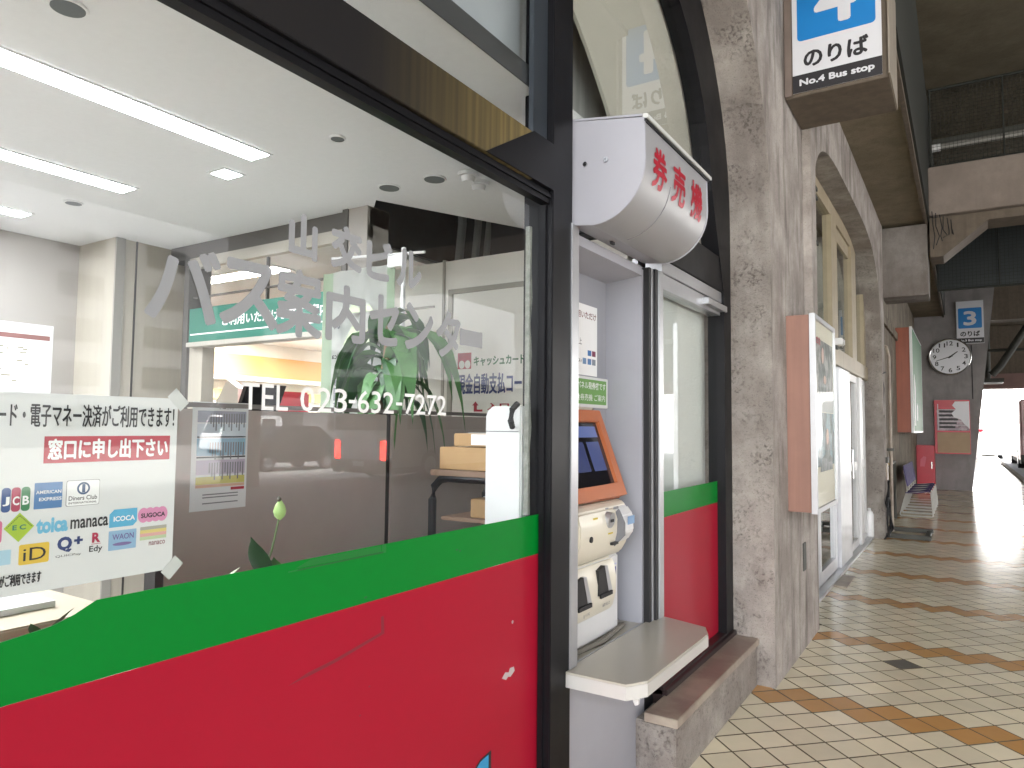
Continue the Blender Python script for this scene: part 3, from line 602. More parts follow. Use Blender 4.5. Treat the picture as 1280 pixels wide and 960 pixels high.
obj('trim_gasket', prism(BM(), [(-.953, 2.606), (-.940, 2.603), (-.940, 2.6135), (-.953, 2.6175)], 'y', 2.352, 3.1), M['rubber'], hd)
for y_, z_ in ((0, 2.49), (0, 2.486)): pass
for x in (-1.18, -1.095): obj('bolt', disc(BM(), (x, 2.352, 2.488), (0, -1, 0), .009, .010, 10), M['chrome'], hd, smooth=True)
obj('catch', box(BM(), -1.205, -1.195, 2.62, 2.65, 2.25, 2.264), M['rubber'], hd)
obj('seam', tube(BM(), [(x+.001, 2.62, z-.001) for x, z in prof[2:13]], .0016, 6), M['grey_ink'], hd)
def hoodwarp(u, v, e=0):        # lettering follows the hood front
    s = 2.61-v; d = .002+e
    if s < .14: return Vector((-.945+d-.0005*s, u, v))
    a = (s-.14)/.2125
    return Vector((-.945-.21*(1-math.cos(a))+d*math.cos(a), u, 2.47-.215*math.sin(a)-d*math.sin(a)))
for s, u0, u1 in (('券', 2.43, 2.575), ('売', 2.645, 2.79), ('機', 2.86, 3.01)):
    text(s, M['redl'], hd, None, u0, u1, 2.395, 2.55, 0, 0, warp=hoodwarp, fat=.0042)

sh = thing('counter_shelf', 'beige shelf with white chamfered edge below the ticket machine', 'shelf', (-1.1, 2.7, .56))
sp = [(-1.244, 2.31), (-1.0, 2.312), (-.953, 2.39), (-.95, 3.075), (-.99, 3.17), (-1.2, 3.235), (-1.244, 3.235)]
obj('shelf_top', prism(BM(), sp, 'z', .6135, .622), M['counter'], sh, bevel=.0008)
obj('shelf_edge', prism(BM(), [(x+.001*(1 if x > -1.2 else 0), y) for x, y in sp], 'z', .567, .613), mat('shelf_edge_white', '#bfbdb9', .4), sh, bevel=.0008)
obj('seam_strip', box(BM(), -1.252, -1.245, 2.42, 3.07, .616, .6245), M['alu'], sh)
obj('bracket', prism(BM(), [(-1.02, .565), (-1.0, .565), (-1.0, .52), (-1.012, .515), (-1.02, .53)], 'y', 2.42, 2.435), mat('bracket_white', '#d6d6d4', .4), sh)
obj('bracket', prism(BM(), [(-1.244, .3), (-1.235, .3), (-1.03, .556), (-1.03, .566), (-1.244, .566)], 'y', 2.98, 2.99), M['lav'], sh)

# blind and sheets behind the narrow right-hand pane
wbd = thing('window_blind', 'white blind drawn behind the narrow right-hand pane', 'blind', (-1.34, 3.8, 1))
obj('cloth', box(BM(), -1.345, -1.34, 3.22, 4.3, .4, 2.3), M['lightwall'], wbd)
obj('rail', box(BM(), -1.36, -1.33, 3.22, 4.3, 2.301, 2.33), M['alu'], wbd)
for x0, y0, y1, z0, z1, lab, m in ((-1.30, 3.25, 3.40, 1.62, 1.92, 'pale sheet with yellow heading behind the narrow right-hand pane, beside its post', M['paper']), (-1.305, 3.25, 3.37, 1.2, 1.36, 'small pinkish printed sheet low behind the narrow right-hand pane', mat('pink_print', '#b9a1a8', .6))):
    t = thing('window_sheet', lab, 'notice', (x0, y0, z0)); P_ = PX(0, 0, x0)
    sheet('sheet', m, t, P_, y0, y1, z0, z1, 0, .001)
    if z1 > 1.5:
        sheet('heading', mat('heading_yellow', '#c9bb2e', .6), t, P_, y0+.004, y1-.02, z1-.075, z1-.045, .0011, .002); sheet('heading', mat('heading_teal', '#5b9aa5', .6), t, P_, y0+.004, y1-.05, z1-.02, z1-.01, .0011, .002)
        for k in range(8): sheet('text_line', M['grey_ink'], t, P_, y0+.01, y1-.02-.02*(k % 3), z1-.1-.02*k, z1-.097-.02*k, .0011, .002)
    else:
        for k in range(7): sheet('text_line', M['ink'], t, P_, y0+.012, y1-.02-.01*(k % 2), z1-.025-.02*k, z1-.013-.02*k, .0011, .002)

# ------------------------------------------------------------------ office seen through the glass
struct('office_floor', box(BM(), -5.2, -1.4, -3, 4.4, -.1, .02), mat('office_floor_vinyl', '#c4c2be', .5, var=.05))
# ceiling board (ends in a slanting edge near the dark light well)
b = BM(); prism(b, [(-5.2, -3), (-1.2614, -3), (-1.2614, 4.4), (-2.1, 4.4), (-2.2, 3.66), (-2.62, 2.74), (-2.72, 2.83), (-5.2, 2.83)], 'z', 2.7, 2.74); struct('office_ceiling', b, M['ceilw'])
struct('office_wall_back', box(BM(), -5.25, -5.05, -3, 2.43, 0, 2.699), M['wallw'])
b = box(BM(), -5.25, -4.6, 2.43, 2.95, 0, 2.699); struct('office_wall_column', b, M['wallb'])
struct('office_wall_column_trim', box(BM(), -4.6, -4.585, 2.43, 2.49, 0, 2.699), mat('column_trim', '#8e8a84', .6))
struct('office_wall_column_joint', box(BM(), -4.6, -4.593, 2.565, 2.575, 0, 2.699), M['seam'])
struct('office_wall_near', box(BM(), -5.2, -1.45, -3.0, -2.9, 0, 2.699), M['wallw'])
struct('ceiling_edge_trim', box(BM(), -1.2612, -1.2566, -.28, 2.11, 2.69, 2.765), mat('ceiling_trim_grey', '#3f4043', .6))
struct('upper_blind_panel', box(BM(), -1.34, -1.335, -.28, 2.12, 2.766, 3.9), mat('upper_panel', '#a9adb2', .7, var=.03))
def ceiling_light(x0, x1, y0, y1, lab):
    t = thing('ceiling_light', lab, 'light', ((x0+x1)/2, (y0+y1)/2, 2.69), 'recessed office ceiling lights')
    obj('diffuser', box(BM(), x0, x1, y0, y1, 2.694, 2.698), M['lamp'], t)
    P_ = Pl((0, 0, 2.6985), (1, 0, 0), (0, -1, 0)); b = frame_loop(P_, x0-.012, x1+.012, -y1-.012, -y0+.012, .012, 0, .006); obj('rim', b, M['offwhite'], t)
ceiling_light(-2.70, -2.575, -2.6, 2.015, 'long bright strip light in the office ceiling, the one nearest the glass')
ceiling_light(-3.67, -3.54, -2.6, 1.96, 'long bright strip light in the office ceiling, middle of the three')
ceiling_light(-4.63, -4.5, -2.6, 1.895, 'long bright strip light in the office ceiling, the one by the back wall')
ceiling_light(-3.01, -2.90, 2.022, 2.117, 'small square bright downlight in the office ceiling beyond the nearest strip')
for x, y, r, lab in ((-2.157, .975, .045, 'round grey ceiling speaker high at the edge of the photo left'), (-4.077, 1.919, .04, 'small dark ceiling fitting between the two far strip lights'), (-2.183, 2.047, .028, 'small dark ceiling fitting right of the square downlight'), (-2.416, 2.62, .05, 'dark round ceiling grille just above the white flagpole'), (-2.142, 2.64, .05, 'dark round ceiling grille beside the two smoke detectors')):
    t = thing('ceiling_fitting', lab, 'speaker', (x, y, 2.69)); obj('grille', disc(BM(), (x, y, 2.699), (0, 0, -1), r, .007, 24), M['spk'], t, smooth=True)
    obj('collar', tube(BM(), [(x+r*1.08*math.cos(k*math.pi/10), y+r*1.08*math.sin(k*math.pi/10), 2.697) for k in range(21)], .005, 6), M['offwhite'], t)
for x, y, lab in ((-1.957, 2.662, 'white round smoke detector in the office ceiling, the flatter upper one'), (-1.985, 2.79, 'white round smoke detector in the office ceiling, lower one of the pair'), (-1.70, 1.72, 'white round smoke detector above the bronze transom')):
    t = thing('smoke_detector', lab, 'detector', (x, y, 2.66)); obj('base', disc(BM(), (x, y, 2.699), (0, 0, -1), .05, .018, 24), M['offwhite'], t, smooth=True); obj('head', disc(BM(), (x, y, 2.68), (0, 0, -1), .035, .025, 24, .028), M['offwhite'], t, smooth=True)

# end wall of the office with the green sign window, and the bright hall behind it
ew = thing('service_window', 'grey-framed service window with a green sign across it in the office end wall', 'window', (-3.5, 2.8, 0))
dkf = mat('window_frame_dark', '#55524f', .5)
obj('head_trim', box(BM(), -4.58, -2.72, 2.8, 2.95, 2.60, 2.698), dkf, ew); obj('head_rail', box(BM(), -4.36, -2.72, 2.79, 2.83, 2.53, 2.599), M['trim'], ew)
obj('side_frame', box(BM(), -4.40, -4.345, 2.79, 2.95, .02, 2.599), dkf, ew); obj('side_post', box(BM(), -4.344, -4.2, 2.81, 2.9, .02, 2.05), M['wallb'], ew)
obj('end_post', box(BM(), -2.86, -2.72, 2.78, 2.95, .02, 2.7), M['wallw'], ew); obj('end_post_edge', box(BM(), -2.90, -2.861, 2.77, 2.95, .02, 2.7), dkf, ew)
obj('mullion', box(BM(), -3.60, -3.588, 2.82, 2.84, 2.26, 2.53), dkf, ew); obj('mid_rail', box(BM(), -4.34, -2.9, 2.82, 2.84, 2.335, 2.345), dkf, ew)
sg = box(BM(), -4.28, -2.91, 2.76, 2.85, 2.03, 2.25); sgo = obj('sign_band', sg, M['signgreen'], ew); obj('sign_rim', box(BM(), -4.3, -2.905, 2.755, 2.86, 2.0, 2.029), M['trim'], sgo)
Pe = PY(0, 0, 2.759)
text('ご利用いただけます ご案内', M['cardw'], sgo, Pe, -3.93, -2.98, 2.115, 2.185, .001, .02); sheet('underline', M['cardw'], sgo, Pe, -4.26, -3.0, 2.075, 2.083, .0005, .002)
obj('sill_rail', box(BM(), -4.2, -2.9, 2.8, 2.9, 1.45, 1.56), M['trim'], ew)
obj('lower_wall', box(BM(), -4.2, -2.9, 2.84, 2.95, .02, 1.449), M['wallw'], ew)
struct('hall_floor', box(BM(), -9, -3.21, 4.41, 12, -.1, .02), M['wallw']); struct('hall_ceiling', box(BM(), -9, -3.41, 2.96, 12, 2.72, 2.8), M['ceilw'])
struct('hall_wall', box(BM(), -9, -3.21, 12, 12.2, 0, 2.8), M['cwhite']); struct('hall_side_wall', box(BM(), -9.2, -9, 2.9, 12, 0, 2.8), M['cwhite'])
struct('hall_wall_front', box(BM(), -9, -4.41, 2.951, 3.0, 0, 2.719), M['wallw'])
hl = mat('hall_lamp', '#ffffff', .5, emit='#fffaf0', es=7.)
for x0, x1, y0, y1, lab in ((-5.7, -4.45, 3.55, 3.72, 'bright hall ceiling strip just behind the green sign window'), (-8.6, -6.2, 6.0, 6.35, 'bright hall ceiling panel farther away behind the green sign window'), (-5.5, -4.0, 8.4, 8.7, 'bright hall ceiling panel deep behind the white banner'), (-8.6, -7.2, 9.4, 9.8, 'bright hall ceiling panel farthest behind the service window')):
    t = thing('hall_light', lab, 'light', ((x0+x1)/2, (y0+y1)/2, 2.7), 'hall ceiling lights')
    obj('diffuser', box(BM(), x0, x1, y0, y1, 2.712, 2.719), hl, t); obj('rim', frame_loop(Pl((0, 0, 2.7195), (1, 0, 0), (0, -1, 0)), x0-.03, x1+.03, -y1-.03, -y0+.03, .03, 0, .01), M['offwhite'], t)
sf = thing('shop_fascia', 'orange shop fascia across the bright hall beyond the service window', 'fascia', (-8.9, 7, 2.2)); obj('panel', box(BM(), -8.99, -8.92, 3.1, 11.9, 2.2, 2.52), M['orangeband'], sf); obj('soffit', box(BM(), -8.99, -8.7, 3.1, 11.9, 2.13, 2.19), M['ceilw'], sf); obj('yellow_panel', box(BM(), -8.99, -8.95, 3.1, 11.9, 1.86, 2.0), mat('pale_yellow', '#d9cd8f', .7), sf)
kd = thing('display_stand', 'red display stand standing in the bright hall behind the service window', 'stand', (-6.6, 5.2, 0)); obj('body', box(BM(), -6.75, -6.2, 5.0, 5.5, .03, 1.86), M['redbox'], kd, bevel=.02); obj('shelf', box(BM(), -6.75, -6.2, 4.9, 4.999, 1.5, 1.6), M['offwhite'], kd); obj('header', prism(BM(), [(-7.3, 1.6), (-6.8, 1.6), (-6.8, 1.9), (-7.0, 2.0)], 'y', 5.0, 5.1), M['offwhite'], kd)
mo = thing('counter_monitor', 'dark flat monitor seen edge-on on the hall counter', 'monitor', (-5.1, 3.9, 1.5)); obj('screen', prism(BM(), [(-5.2, 1.58), (-5.16, 1.58), (-5.04, 1.84), (-5.09, 1.84)], 'y', 3.8, 4.2), M['screen'], mo); obj('foot', box(BM(), -5.25, -5.1, 3.9, 4.1, 1.5, 1.579), M['rubber'], mo)
hc = thing('hall_counter', 'grey-topped counter in the bright hall behind the service window', 'counter', (-4.6, 4.1, 0)); obj('body', box(BM(), -5.6, -3.3, 3.78, 4.4, .03, 1.45), M['cwhite'], hc); obj('top', box(BM(), -5.65, -3.27, 3.72, 4.45, 1.451, 1.499), M['dark'], hc)

# white end partition with the cash corner door, dark light well above it
cp = thing('cash_corner_wall', 'white panelled partition with a door panel lettered for the cash machine corner', 'partition', (-2.6, 3.6, 0))
obj('panel', box(BM(), -2.815, -1.55, 3.6, 3.66, .02, 2.565), M['cwhite'], cp); obj('panel', box(BM(), -3.25, -2.835, 3.6, 3.66, .02, 2.565), M['cwhite'], cp)
obj('post', box(BM(), -2.834, -2.816, 3.592, 3.66, .02, 2.575), M['trim'], cp)
b = box(BM(), -2.78, -2.745, 3.585, 3.5995, .02, 2.375); box(b, -2.7445, -1.6, 3.585, 3.5995, 2.345, 2.375); obj('door_frame', b, M['trim'], cp)
obj('door', box(BM(), -2.742, -1.6, 3.592, 3.5992, .03, 2.343), M['cwhite'], cp)
obj('rail', box(BM(), -3.2, -2.9, 3.592, 3.5995, 2.27, 2.285), M['trim'], cp)
Pc = PY(0, 0, 3.5915)
q = sheet('mark', M['redl'], cp, Pc, -2.70, -2.595, 1.86, 1.962, .0005, .0015); obj('mark_dots', Pc.poly(Pc.poly(BM(), ellipse(.022, .026, 14, -2.668, 1.888), .0016, .002), ellipse(.022, .026, 14, -2.622, 1.888), .0016, .002), M['cwhite'], q)
dgn = mat('cash_green', '#2f6a3c', .5); dbl = mat('cash_blue', '#27356e', .5)
text('キャッシュカード', dgn, cp, Pc, -2.575, -2.20, 1.875, 1.935, .001, 0, fat=.0022); text('現金自動支払コーナー', dbl, cp, Pc, -2.70, -2.10, 1.70, 1.83, .001, 0, fat=.0025)
text('入口', M['redl'], cp, Pc, -2.47, -2.31, 1.60, 1.645, .001, .03)
b = BM(); Pc.poly(b, [(-2.57, 1.592), (-2.505, 1.592), (-2.505, 1.605), (-2.547, 1.605), (-2.547, 1.63), (-2.535, 1.63), (-2.558, 1.655), (-2.582, 1.63), (-2.57, 1.63)], .0005, .0015); obj('arrow', b, M['redl'], cp)
lw = thing('light_well', 'dark recess with pipes and louvres above the white cash corner partition', 'recess', (-2.4, 4.6, 2.6))
obj('back', box(BM(), -3.4, -1.45, 4.42, 4.45, .02, 4.2), M['dark'], lw); obj('side', box(BM(), -3.4, -3.36, 2.96, 4.419, 2.75, 4.2), M['dark'], lw)
for k, (x, y) in enumerate(((-2.95, 3.9), (-2.85, 3.95), (-2.72, 3.9), (-2.5, 4.1))): obj('pipe', tube(BM(), [(x, y, 2.5), (x+.04, y, 2.9), (x+.02, y, 3.6)], .03-.004*(k % 3), 8), mat('pipe_grey', '#7d8284', .5), lw, smooth=True)
obj('bulkhead', box(BM(), -2.6, -1.5, 3.8, 3.86, 2.57, 3.4), mat('bulkhead_navy', '#2a2f37', .6), lw)
for k in range(14): obj('louvre', box(BM(), -2.2, -1.5, 3.77, 3.799, 2.58+.05*k, 2.615+.05*k), mat('louvre_grey', '#565b5e', .6) if k == 0 else bpy.data.materials['louvre_grey'], lw)

# brown-grey partition with seam, timetable on it
pt = thing('office_partition', 'brownish grey cloth partition across the office behind the lettering', 'partition', (-2.22, 2.2, 0))
obj('panel', box(BM(), -2.25, -2.2, 1.36, 2.405, .03, 1.55), M['part'], pt, bevel=.004); obj('panel', box(BM(), -2.25, -2.2, 2.432, 3.585, .03, 1.55), M['part'], pt, bevel=.004)
obj('joint_post', box(BM(), -2.25, -2.206, 2.406, 2.431, .03, 1.555), M['seam'], pt); obj('top_rail', box(BM(), -2.256, -2.194, 1.355, 3.59, 1.556, 1.572), mat('partition_rail', '#77706c', .5), pt)
obj('end_post', box(BM(), -2.255, -2.195, 1.33, 1.359, .03, 1.555), M['seam'], pt)
ttb = thing('timetable_sheet', 'white printed timetable sheet with blue and yellow columns on the brownish partition', 'timetable', (-2.19, 1.55, 1.2)); Pt = PX(0, 0, -2.2)
sheet('sheet', M['paper'], ttb, Pt, 1.443, 1.664, 1.203, 1.575, .0005, .0015)
for k, (z0, z1, h) in enumerate(((1.505, 1.545, '#9a9ca8'), (1.455, 1.50, '#c4ccd4'), (1.39, 1.45, '#8fb0c4'), (1.325, 1.375, '#b9aebf'), (1.292, 1.318, '#c9c06a'), (1.281, 1.291, '#d0a890'))): sheet('table_band', mat('table_tint', h, .6), ttb, Pt, 1.462, 1.655, z0, z1, .0016, .0022)
for z in (1.452, 1.382): sheet('rule', M['ink'], ttb, Pt, 1.462, 1.655, z, z+.005, .0023, .0028)
for r_, z0 in enumerate((1.53, 1.43, 1.36)):
    for k in range(14): sheet('text_line', M['grey_ink'], ttb, Pt, 1.51+.0103*k, 1.515+.0103*k, z0-.03-.012*((k*7) % 3), z0+.006, .0023, .0028)
for z in (1.255, 1.245, 1.225): sheet('text_line', M['grey_ink'], ttb, Pt, 1.49, 1.63, z, z+.004, .0016, .0022)
text('交通案内', M['ink'], ttb, Pt, 1.54, 1.60, 1.552, 1.565, .0018, .02); sheet('stamp', M['redink'], ttb, Pt, 1.60, 1.655, 1.268, 1.278, .0016, .0022)
# table with cartons, white cabinet
tb = thing('side_table', 'small table with black tubular legs carrying two cardboard boxes', 'table', (-1.86, 2.5, .03))
obj('table_top', box(BM(), -1.985, -1.55, 2.45, 2.9, 1.285, 1.31), mat('table_top_brown', '#8a7160', .5), tb, bevel=.003)
for y in (2.47, 2.88): obj('leg', tube(BM(), [(-1.985, y, .03), (-1.985, y, 1.18), (-1.975, y, 1.235), (-1.94, y, 1.268), (-1.9, y, 1.275), (-1.56, y, 1.275)], .018, 8), M['tubeblk'], tb, smooth=True)
obj('lower_shelf', box(BM(), -1.95, -1.56, 2.49, 2.86, 1.09, 1.105), bpy.data.materials['table_top_brown'], tb)
def carton(x0, x1, y0, y1, z0, z1, lab):
    t = thing('cardboard_box', lab, 'box', ((x0+x1)/2, (y0+y1)/2, z0), 'cardboard boxes on the small table')
    obj('body', box(BM(), x0, x1, y0, y1, z0, z1-.003), M['carton'], t, bevel=.003); obj('lid_seam', box(BM(), x0+.004, x1-.004, (y0+y1)/2-.02, (y0+y1)/2+.02, z1-.0029, z1), M['tape'], t); return t
carton(-1.958, -1.60, 2.48, 2.78, 1.312, 1.412, 'wide flat cardboard box lying on the small table')
t = carton(-1.895, -1.62, 2.5, 2.74, 1.414, 1.472, 'smaller cardboard box stacked on the wide flat one'); sheet('white_label', M['cardw'], t, PY(0, 0, 2.5), -1.80, -1.66, 1.42, 1.466, .001, .002)
carton(-1.815, -1.62, 2.52, 2.74, 1.107, 1.19, 'cardboard box on the lower shelf of the small table')
cbn = thing('white_cabinet', 'tall white plastic cabinet with a rounded top standing inside against the mullion', 'cabinet', (-1.45, 2.2, 0))
cp_ = [(-1.452, .03), (-1.452, 1.535), (-1.447, 1.552), (-1.436, 1.566), (-1.418, 1.573), (-1.30, 1.573), (-1.30, .03)]
obj('case', prism(BM(), cp_, 'y', 2.10, 2.33), M['offwhite'], cbn, bevel=.006, smooth=True); obj('case_seam', box(BM(), -1.448, -1.31, 2.0985, 2.0999, 1.482, 1.485), M['grey_ink'], cbn)
obj('handle', tube(BM(), [(-1.33, 2.09, 1.5), (-1.318, 2.06, 1.52), (-1.312, 2.06, 1.56), (-1.31, 2.09, 1.58)], .011, 8), M['rubber'], cbn)
# banner on a white pole (seen from behind)
fl = thing('banner_flag', 'white and pale green upright banner on a white pole, its print seen reversed', 'banner', (-2.4, 2.5, 0))
obj('pole', tube(BM(), [(-2.2, 2.5, .1), (-2.2, 2.5, 2.41)], .012, 10), M['offwhite'], fl, smooth=True); obj('cross_bar', tube(BM(), [(-2.72, 2.5, 2.415), (-2.06, 2.5, 2.37)], .007, 8), M['offwhite'], fl, smooth=True)
obj('clip', box(BM(), -2.3, -2.19, 2.485, 2.515, 2.315, 2.375), M['offwhite'], fl, bevel=.004); obj('base', disc(BM(), (-2.2, 2.5, .03), (0, 0, 1), .085, .07, 24), M['offwhite'], fl)
b = BM(); K = 16; rows = []
for k in range(K+1):
    x = -2.80+.54*k/K; rows.append([b.verts.new((x, 2.515+.012*math.sin(k*1.1), z)) for z in (2.34, 1.1)])
for k in range(K): b.faces.new((rows[k][0], rows[k][1], rows[k+1][1], rows[k+1][0])).material_index = 1 if k in (0, 1, K-2, K-1) else 0
bmesh.ops.solidify(b, geom=b.faces[:], thickness=.003); obj('cloth', b, [M['flagw'], M['flaggreen']], fl, smooth=True)
Pf = PY(0, 0, 2.498)
text('ざいりょくSuica', M['ink'], fl, Pf, -2.70, -2.38, 1.855, 1.895, .001, .01, mirror=True)
for s, z in (('S', 1.735), ('u', 1.66), ('i', 1.585)): text(s, M['grey_ink'], fl, Pf, -2.68, -2.61, z-.03, z+.04, .001, .05, mirror=True)
text('す', M['ink'], fl, Pf, -2.54, -2.45, 1.62, 1.69, .001, .03, mirror=True); text('c r', M['grey_ink'], fl, Pf, -2.70, -2.64, 2.02, 2.07, .001, .02, mirror=True)
obj('print', Pf.poly(Pf.poly(BM(), [(-2.62, 1.93), (-2.36, 1.93), (-2.42, 2.02), (-2.47, 1.98), (-2.53, 2.06)], .0005, .001), [(-2.6, 2.1), (-2.4, 2.1), (-2.43, 2.14), (-2.5, 2.12), (-2.55, 2.15)], .0005, .001), mat('print_lime', '#b5c0a2', .7), fl)

fl.location = (fl.location.x-.20, fl.location.y+.22, 0)
# plants
def leafblade(b, base, tip, droop, w, fold=.25, segs=7):
    base, tip = Vector(base), Vector(tip); d = tip-base; s = d.cross(Vector((0, 0, 1))); s = (s.normalized() if s.length > 1e-4 else Vector((1, 0, 0)))
    prev = None
    for i in range(segs+1):
        t = i/segs; c = base+d*t+Vector((0, 0, droop*(math.sin(t*math.pi*.5)-t*1.0)*1.0-droop*.0)); ww = w*math.sin(math.pi*min(1, (t*.9+.1)))**.7*(1-t**4)
        row = [b.verts.new(c+s*ww), b.verts.new(c-Vector((0, 0, ww*fold))), b.verts.new(c-s*ww)]
        if prev:
            for k in (0, 1): b.faces.new((prev[k], prev[k+1], row[k+1], row[k]))
        prev = row
dr = thing('dracaena_plant', 'green dracaena with long drooping leaves in front of the white banner', 'plant', (-2.34, 2.55, 0))
obj('pot', rot_lathe(BM(), (-2.40, 2.55, 1.12), [(.09, 0), (.13, .28), (.14, .3), (.12, .3)], 20), M['pot'], dr, smooth=True); obj('stand', box(BM(), -2.52, -2.28, 2.45, 2.67, .03, 1.119), M['part'], dr)
obj('trunk', tube(BM(), [(-2.40, 2.55, 1.4), (-2.40, 2.55, 1.6), (-2.34, 2.55, 1.8), (-2.33, 2.55, 1.98)], [.03, .028, .025, .018], 8), M['trunk'], dr, smooth=True)
rng = random.Random(3)
def dracaena_leaf(b, base, ang, R, rise, fall, w, segs=9):
    base = Vector(base); d = Vector((math.cos(ang), math.sin(ang)*.28, 0)); sd_ = Vector((-math.sin(ang), math.cos(ang), 0)); prev = None; tw = rng.uniform(-.5, .5)
    for i in range(segs+1):
        t = i/segs; c = base+d*(R*(t-.25*t*t*t))+Vector((0, 0, rise*math.sin(math.pi*t*.8)-fall*t**2.2)); ww = w*(math.sin(math.pi*(t*.88+.08))**.8)*(1-t**5)
        s_ = (sd_+Vector((0, 0, tw*t))).normalized(); row = [b.verts.new(c+s_*ww+Vector((0, 0, .012*math.sin(9*t+tw*5)))), b.verts.new(c-Vector((0, 0, ww*.3))), b.verts.new(c-s_*ww)]
        if prev:
            for k in (0, 1): b.faces.new((prev[k], prev[k+1], row[k+1], row[k]))
        prev = row
for k in range(46):
    h = 1.58+.42*((k*7) % 46)/46; b = BM(); dracaena_leaf(b, (-2.34, 2.55, h), k*2.4+.3, rng.uniform(.28, .52), rng.uniform(.06, .16), rng.uniform(.18, .42), rng.uniform(.035, .055)); obj('leaf', b, M['leaf'] if k % 3 else M['leafd'], dr, smooth=True)
for an, R, f in ((.05, .62, .50), (-.15, .55, .36), (3.0, .5, .45), (2.7, .42, .3)):
    b = BM(); dracaena_leaf(b, (-2.33, 2.54, 1.9), an, R, .12, f, .045); obj('leaf', b, M['leaf'], dr, smooth=True)
ll = thing('peace_lily', 'small lily with one pale green bud and a few leaves just behind the film edge', 'plant', (-1.45, 1.15, .9))
obj('pot', rot_lathe(BM(), (-1.45, 1.1, .9), [(.06, 0), (.085, .14), (.09, .15), (.075, .15)], 18), M['pot'], ll, smooth=True); obj('shelf_stand', box(BM(), -1.54, -1.36, 1.0, 1.2, .03, .899), M['part'], ll)
obj('stem', tube(BM(), [(-1.45, 1.13, 1.05), (-1.45, 1.178, 1.19), (-1.45, 1.198, 1.27)], .0025, 6), M['stem'], ll)
obj('bud', rot_lathe(BM(), (-1.45, 1.199, 1.262), [(.003, 0), (.013, .01), (.016, .022), (.012, .036), (.004, .048)], 14), M['bud'], ll, smooth=True); obj('bud_tip', rot_lathe(BM(), (-1.45, 1.196, 1.308), [(.004, 0), (.006, .006), (.002, .012)], 8), mat('bud_tip_dark', '#4a4436', .7), ll)
b = BM(); leafblade(b, (-1.45, 1.165, 1.12), (-1.43, 1.10, 1.235), .02, .032, .5); obj('leaf', b, M['leafd'], ll, smooth=True)
b = BM(); leafblade(b, (-1.44, 1.19, 1.12), (-1.42, 1.16, 1.18), .01, .02, .5); obj('leaf', b, M['leaf'], ll, smooth=True)
b = BM(); leafblade(b, (-1.45, 1.03, 1.13), (-1.43, 1.075, 1.168), .01, .012, .5); obj('spathe', b, mat('pale_spathe', '#c9d3b4', .6), ll, smooth=True)
b = BM(); leafblade(b, (-1.45, .66, 1.10), (-1.41, .70, 1.155), .02, .018, .5); leafblade(b, (-1.45, .66, 1.10), (-1.42, .63, 1.14), .01, .012, .5); obj('leaf', b, M['leaf'], ll, smooth=True)
dk = thing('office_desk', 'beige office desk top with papers behind the lower left of the pane', 'desk', (-1.9, .6, 0))
obj('desk_top', box(BM(), -2.6, -1.68, -.6, .93, 1.03, 1.07), mat('desk_beige', '#b3a68f', .5), dk, bevel=.004); obj('desk_panel', box(BM(), -2.6, -1.75, -.6, .9, .03, 1.029), M['seam'], dk)
for k, (x, y) in enumerate(((-1.9, .72), (-2.05, .55))): tag(obj('paper_stack', box(BM(), x-.1, x+.1, y-.15, y+.13, 1.071, 1.085+.01*k), M['paper']), ('thin stack of white papers on the beige desk by its corner', 'thicker stack of papers on the beige desk behind the notice')[k], 'papers')
ws = thing('wall_map', 'pale route map sheet with a red heading on the far office wall', 'poster', (-5.04, 2.1, 1.4)); Pw2 = PX(0, 0, -5.05)
sheet('sheet', M['paper'], ws, Pw2, 1.4, 2.29, 1.3, 2.13, .001, .003); sheet('heading', mat('map_heading', '#8a5c58', .6), ws, Pw2, 1.45, 2.27, 2.03, 2.06, .0035, .005)
b = BM()
for k in range(70): u, v = rng.uniform(1.5, 2.2), rng.uniform(1.35, 2.0); Pw2.rect(b, u, u+rng.uniform(.01, .05), v, v+.008, .0035, .0045)
obj('print', b, mat('map_print', '#8f8a74', .6), ws)

# ------------------------------------------------------------------ platform signs
def platform_sign(x0, x1, zb, zt, y, num, m, parent, kf):
    P_ = PY(0, 0, y); w = x1-x0
    obj('face_white', P_.rect(BM(), x0, x1, zb, zt, 0, .004), M['signw'], parent)
    z1 = zb+.225*w; z2 = zb+.655*w
    obj('name_band', P_.rect(BM(), x0, x1, zb, z1, .0045, .006), M['signblk'], parent)
    q = obj('number_panel', P_.poly(BM(), [(x0+.06*w+a, z2+c) for a, c in rrect(.88*w, .90*w, .05*w)], .0045, .006), M['blue'], parent)
    text(num, M['signw'], q, P_, x0+.26*w, x0+.74*w, z2+.12*w, z2+.76*w, .007, .0, fat=.025*w)
    text('のりば', M['signblk'], parent, P_, x0+.13*w, x0+.86*w, z1+.07*w, z1+.31*w, .0055, 0, fat=.009*w)
    text('No.%s Bus stop' % num, M['signw'], parent, P_, x0+.08*w, x0+.92*w, zb+.055*w, zb+.165*w, .007, 0, fat=.005*w)
s4 = thing('platform_sign', 'blue and white bus stop sign number four on a brown box on the near pillar', 'sign', (-.65, 5.1, 3.69), 'bus stop number signs')
b = box(BM(), -.955, -.345, 4.845, 5.41, 3.69, 4.455); obj('sign_box', b, M['brown'], s4, bevel=.004)
obj('side_plate', box(BM(), -.344, -.335, 4.82, 5.42, 3.70, 4.455), mat('sign_side', '#8f867a', .6, streak=.1), s4)
obj('edge_board', box(BM(), -.955, -.91, 4.83, 4.844, 3.70, 4.455), mat('edge_board_brown', '#6f625b', .7, var=.1), s4)
platform_sign(-.905, -.378, 3.712, 4.50, 4.84, '4', None, s4, 1)
